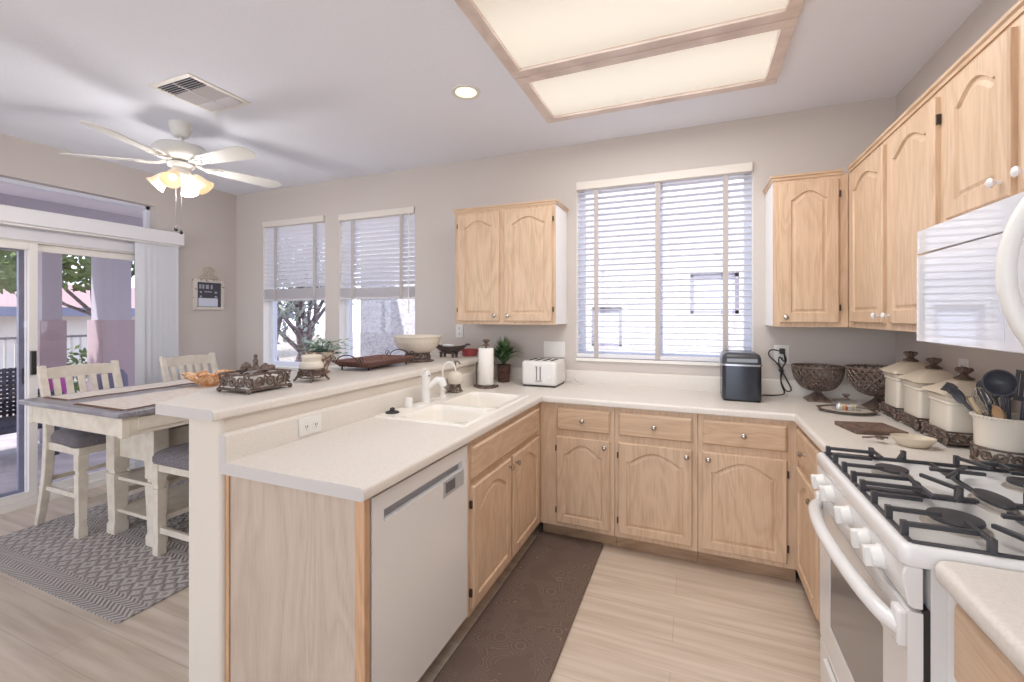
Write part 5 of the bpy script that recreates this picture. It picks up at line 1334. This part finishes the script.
# bench on the bar side
t = thing('counter_bench', 'cream backless counter bench with grey tweed seat between table and bar', 'bench', (-3.86, -1.28, FG), local=True)
for sx_ in (-1, 1):
    for sy_ in (-1, 1):
        q = MB(); turned_leg(q, sx_ * .19, sy_ * .40, 0, .545, .026, .405); q.build('leg', CHALKC, t, bevel=.002)
    MB().box(sx_ * .19 - .01, sx_ * .19 + .01, -.40, .40, .19, .22).build('stretcher', CHALKC, t, bevel=.002)
for sy_ in (-1, 1): MB().box(-.19, .19, sy_ * .40 - .01, sy_ * .40 + .01, .13, .165).build('stretcher', CHALKC, t, bevel=.002)
MB().box(-.205, .205, -.42, .42, .50, .548).build('seat_frame', CHALKC, t, bevel=.003)
MB().loops([[(x, y, z) for x, y in rrect(0, 0, .225 - k, .44 - k, .05, 4)] for k, z in ((.004, .549), (0, .56), (0, .585), (.012, .608), (.04, .622), (.10, .63), (.2, .632))]).build('seat', SEAT, t, smooth=60)

# ================================================================== OUTSIDE
GZ0 = -.12
struct(MB().box(-40, 12, -30, .151, GZ0 - .1, GZ0 - .002).build('ground', mat('gravel_yard', (176, 164, 150), .95, noise=((8, 8, 8), (150, 138, 124), .4, .6))))
struct(MB().box(-40, 12, .151, 30, GZ0 - .1, GZ0 - .002).build('ground', MATS['gravel_yard']))
struct(MB().box(-9.0, OUTX - .001, -6, 2.0, GZ0, -.02).build('patio_slab', mat('patio_concrete', (206, 198, 200), .8, noise=((5, 5, 5), (186, 178, 182), .4, .6))))
STU_U = mat('lavender_stucco', (192, 188, 198), .9, bump=(40, .4)); STU_L = mat('mauve_stucco', (190, 170, 174), .9, bump=(40, .4))
struct(MB().box(-8.7, OUTX, -6, 2.2, 2.78, 2.92).build('patio_roof', mat('patio_soffit', (240, 236, 240), .9)))
struct(MB().box(-8.55, -8.2, -6, 2.2, 2.44, 2.78).build('patio_beam', STU_U))
def column(x, y, hw, label):
    t = thing('patio_column', label, 'column', (x, y, -.02))
    MB().box(x - hw, x + hw, y - hw, y + hw, 1.37, 2.44).build('upper_shaft', STU_U, t)
    MB().box(x - hw - .03, x + hw + .03, y - hw - .03, y + hw + .03, -.02, 1.37).build('lower_shaft', STU_L, t)
column(-8.30, -.51, .09, 'two-tone stucco patio column seen through the left half of the glass')
column(-8.35, .14, .15, 'wider two-tone stucco patio column seen next to the vertical blind')
struct(MB().box(OUTX - .03, OUTX, -.66, .15, GZ0, 2.2).box(OUTX - .03, OUTX, -6, -2.72, GZ0, 2.7).build('wall_outside', STU_L))
# wicker patio chair
t = thing('patio_chair', 'dark blue-grey woven patio armchair outside the sliding door', 'chair', (-7.6, -1.15, -.02))
WP = mat('blue_grey_wicker', (84, 88, 112), .7, noise=((50, 50, 50), (52, 54, 74), .4, .55), bump=(60, .9))
wx, wy = -7.55, -1.15
q = MB()
for i in range(11):
    z = .38 + i * .045; q.box(wx - .32, wx - .30, wy - .32, wy + .32, z, z + .033)
for i in range(14):
    y = wy - .31 + i * .046; q.box(wx - .306, wx - .294, y, y + .028, .36, .87)
q.build('woven_back', WP, t)
q = MB()
for sy_ in (-1, 1):
    for i in range(7): q.box(wx - .3, wx + .28, wy + sy_ * .31 - .01, wy + sy_ * .31 + .01, .30 + i * .045, .333 + i * .045)
    q.box(wx - .32, wx + .32, wy + sy_ * .31 - .03, wy + sy_ * .31 + .03, .60, .63)
q.build('woven_arms', WP, t)
MB().box(wx - .30, wx + .30, wy - .29, wy + .29, .28, .36).build('seat', WP, t, bevel=.01)
for sx_ in (-1, 1):
    for sy_ in (-1, 1): MB().box(wx + sx_ * .28 - .025, wx + sx_ * .28 + .025, wy + sy_ * .29 - .025, wy + sy_ * .29 + .025, -.02, .30).build('leg', WP, t)
# patio bench with a magenta cushion behind the dining chair back
t = thing('patio_bench', 'low grey patio bench against the columns', 'bench', (-7.75, -.35, -.02))
q = MB().box(-8.0, -7.5, -.75, .05, .36, .42).build('bench_seat', mat('grey_bench_wood', (140, 136, 150), .7), t, bevel=.01)
for X in (-7.95, -7.55):
    for Y in (-.68, -.02): MB().box(X - .03, X + .03, Y - .03, Y + .03, -.02, .36).build('leg', MATS['grey_bench_wood'], t)
def cushion(x, y, z, c, lab, ln=.2):
    tag(MB().loops([[(x + a * k, y + b_ * k, z + h_) for a, b_ in rrect(0, 0, .09, ln, .05, 4)] for k, h_ in ((.7, 0), (1, .05), (1.05, .15), (1, .26), (.7, .33))]).build('cushion', mat('cushion_%d' % len(MATS), c, .9), org=(x, y, z), smooth=70), lab, 'cushion')
cushion(-7.8, -.66, .421, (196, 96, 176), 'bright magenta cushion on the patio bench', .085)
cushion(-7.8, -.12, .421, (120, 116, 136), 'grey-mauve cushion on the patio bench', .14)
# fence, house, trees beyond
def leafball(mb, c, R, n, size, rnd, squash=.8):
    for i in range(n):
        v = Vector((rnd.gauss(0, 1), rnd.gauss(0, 1), rnd.gauss(0, 1))); v.normalize(); v *= R * rnd.uniform(.35, 1) ** .6; v.z *= squash
        p = Vector(c) + v; a = Vector((rnd.uniform(-1, 1), rnd.uniform(-1, 1), rnd.uniform(-1, 1))).normalized() * size * rnd.uniform(.6, 1.3); b_ = a.orthogonal().normalized() * size * .45
        mb.add([p - a, p + b_, p + a, p - b_], [(0, 1, 2, 3)])
LEAF = mat('olive_leaf', (92, 112, 66), .7, noise=((3, 3, 3), (136, 156, 100), .35, .65)); LEAF2 = mat('grey_green_leaf', (150, 160, 150), .7, noise=((3, 3, 3), (190, 198, 190), .35, .65)); BARK = mat('bark', (136, 122, 124), .9, noise=((10, 10, 30), (96, 84, 88), .35, .6))
def tree(name, x, y, ht, lab, R, seed, leaf, nleaf=900, trunks=1, trunk_r=.09, low=.3, size=.07):
    rnd = random.Random(seed); t = thing(name, lab, 'tree', (x, y, GZ0))
    tr_ = MB(); cr_ = MB()
    for k in range(trunks):
        a0 = rnd.uniform(0, 2 * pi); p = Vector((x + k * .25 - .12 * trunks, y + .1 * k, GZ0)); path = [p.copy()]
        for s in range(5):
            p = p + Vector((rnd.uniform(-.12, .12), rnd.uniform(-.12, .12), ht * low / 5 * 2)); path.append(p.copy())
        tr_.tube(path, [trunk_r * (1 - .12 * i) for i in range(6)], 8)
        for b_ in range(7):
            st = path[2 + b_ % 4]; q_ = st.copy(); d = Vector((rnd.uniform(-1, 1), rnd.uniform(-1, 1), rnd.uniform(.4, 1.2))).normalized(); bp = [q_.copy()]
            for s in range(5): q_ = q_ + d * R * .28 + Vector((rnd.uniform(-.1, .1), rnd.uniform(-.1, .1), rnd.uniform(-.05, .1))); bp.append(q_.copy())
            tr_.tube(bp, [trunk_r * .5 * (1 - .17 * i) for i in range(6)], 6)
            leafball(cr_, bp[-1], R * .42, nleaf // (7 * trunks), size, rnd); leafball(cr_, bp[3], R * .3, nleaf // (14 * trunks), size, rnd)
    leafball(cr_, (x, y - .15, GZ0 + ht * .60), R * .55, nleaf // 3, size, rnd)
    tr_.build('trunk', BARK, t, smooth=60); cr_.build('crown', leaf, t)
tree('tree', -11.5, 1.35, 4.6, 'leafy green tree overhanging the yard beyond the patio columns', 1.7, 11, LEAF, 3200, 1, .07, .42, .09)
tree('tree', -10.4, -2.0, 4.2, 'green tree seen at the left edge of the sliding door', 1.4, 21, LEAF, 2400, 1, .07, .40, .09)
tree('tree', -8.9, 3.6, 3.6, 'grey multi-trunk tree outside the window nearest the corner', 1.5, 4, LEAF2, 1500, 3, .10, .26)
def shrub(x, y, R, lab, seed, leaf=LEAF):
    rnd = random.Random(seed); t = thing('shrub', lab, 'shrub', (x, y, GZ0), 'shrubs in the yard')
    f2 = MB(); leafball(f2, (x, y, GZ0 + R * .8), R, 500, .06, rnd, .9); f2.build('foliage', leaf, t)
    s2 = MB()
    for k in range(5): a = k * 1.26; s2.tube([(x, y, GZ0), (x + .3 * R * cos(a), y + .3 * R * sin(a), GZ0 + R)], .015, 5)
    s2.build('stems', BARK, t)
shrub(-10.6, .62, .62, 'round green shrub behind the white fence between the two columns', 31)
shrub(-9.6, -1.0, .5, 'round green shrub at the left edge of the sliding door view', 32)
shrub(-6.75, 2.5 + .35, .45, 'slim green shrub at the left edge of the second window', 33)
# picket fence
t = thing('picket_fence', 'white metal picket fence across the yard beyond the patio', 'fence', (-12.0, 0, GZ0))
FWM = mat('fence_white', (226, 220, 214), .6)
q = MB(); q.box(-12.02, -11.98, -4, 5, 1.02, 1.06).box(-12.02, -11.98, -4, 5, .12, .16); q.build('rails', mat('fence_rail_grey', (150, 144, 150), .6), t)
q = MB()
for i in range(72): q.box(-12.01, -11.99, -4 + i * .125, -3.972 + i * .125, GZ0, 1.08)
q.build('pickets', FWM, t)
# far house
t = thing('neighbour_house', 'white stucco house with reddish tile roof beyond the fence', 'house', (-17, 3, GZ0))
MB().box(-20, -16.2, -3, 9, GZ0, 1.62).build('walls', mat('far_white_stucco', (232, 226, 224), .9), t)
MB().prism([(-15.7, 1.62), (-20.6, 1.62), (-18.2, 2.35)], 'y', -3.5, 9.5).build('roof', mat('red_tile_roof', (170, 138, 134), .8, bump=(12, .6)), t)
MB().box(-15.78, -15.68, -3.5, 9.5, 1.42, 1.64).build('fascia', mat('blue_grey_fascia', (128, 132, 158), .7), t)
for y in (.4, 4.5): MB().box(-16.2, -16.14, y, y + .9, .5, 1.2).build('window', mat('far_window', (110, 116, 130), .3), t)
tag(MB().cyl((-21.5, 4.7, GZ0), (-21.5, 4.7, 3.2), .03, 8).build('utility_pole', BARK, org=(-21.5, 4.7, GZ0)), 'thin dark pole rising above the neighbouring roof', 'pole')
# neighbouring wall close behind the windows
t = thing('neighbour_wall_house', 'pale textured stucco side of the neighbouring house close outside the kitchen windows', 'house', (-3, 2.7, GZ0))
m = MB(); wa = (-2.39, -1.99, 1.02, 1.54); wb = (-1.16, -.62, 1.45, 1.94)
NS = mat('pale_lilac_stucco', (222, 218, 216), .9, noise=((20, 14, 34), (188, 184, 188), .35, .6), bump=(22, 1.0))
m.box(-6.3, wa[0], 2.6, 2.8, GZ0, 3.6).box(wa[0], wa[1], 2.6, 2.8, GZ0, wa[2]).box(wa[0], wa[1], 2.6, 2.8, wa[3], 3.6).box(wa[1], wb[0], 2.6, 2.8, GZ0, 3.6)
m.box(wb[0], wb[1], 2.6, 2.8, GZ0, wb[2]).box(wb[0], wb[1], 2.6, 2.8, wb[3], 3.6).box(wb[1], 3, 2.6, 2.8, GZ0, 3.6)
m.build('stucco_wall', NS, t)
for (a, b_, c_, d_) in (wa, wb):
    q = MB(); q.box(a, a + .04, 2.62, 2.68, c_, d_).box(b_ - .04, b_, 2.62, 2.68, c_, d_).box(a, b_, 2.62, 2.68, c_, c_ + .04).box(a, b_, 2.62, 2.68, d_ - .04, d_)
    fo_ = q.build('window_frame', mat('taupe_frame', (150, 144, 158), .5), t)
    MB().box(a + .04, b_ - .04, 2.65, 2.66, c_ + .04, d_ - .04).build('pane', mat('far_pane', (214, 220, 236), .15), fo_)
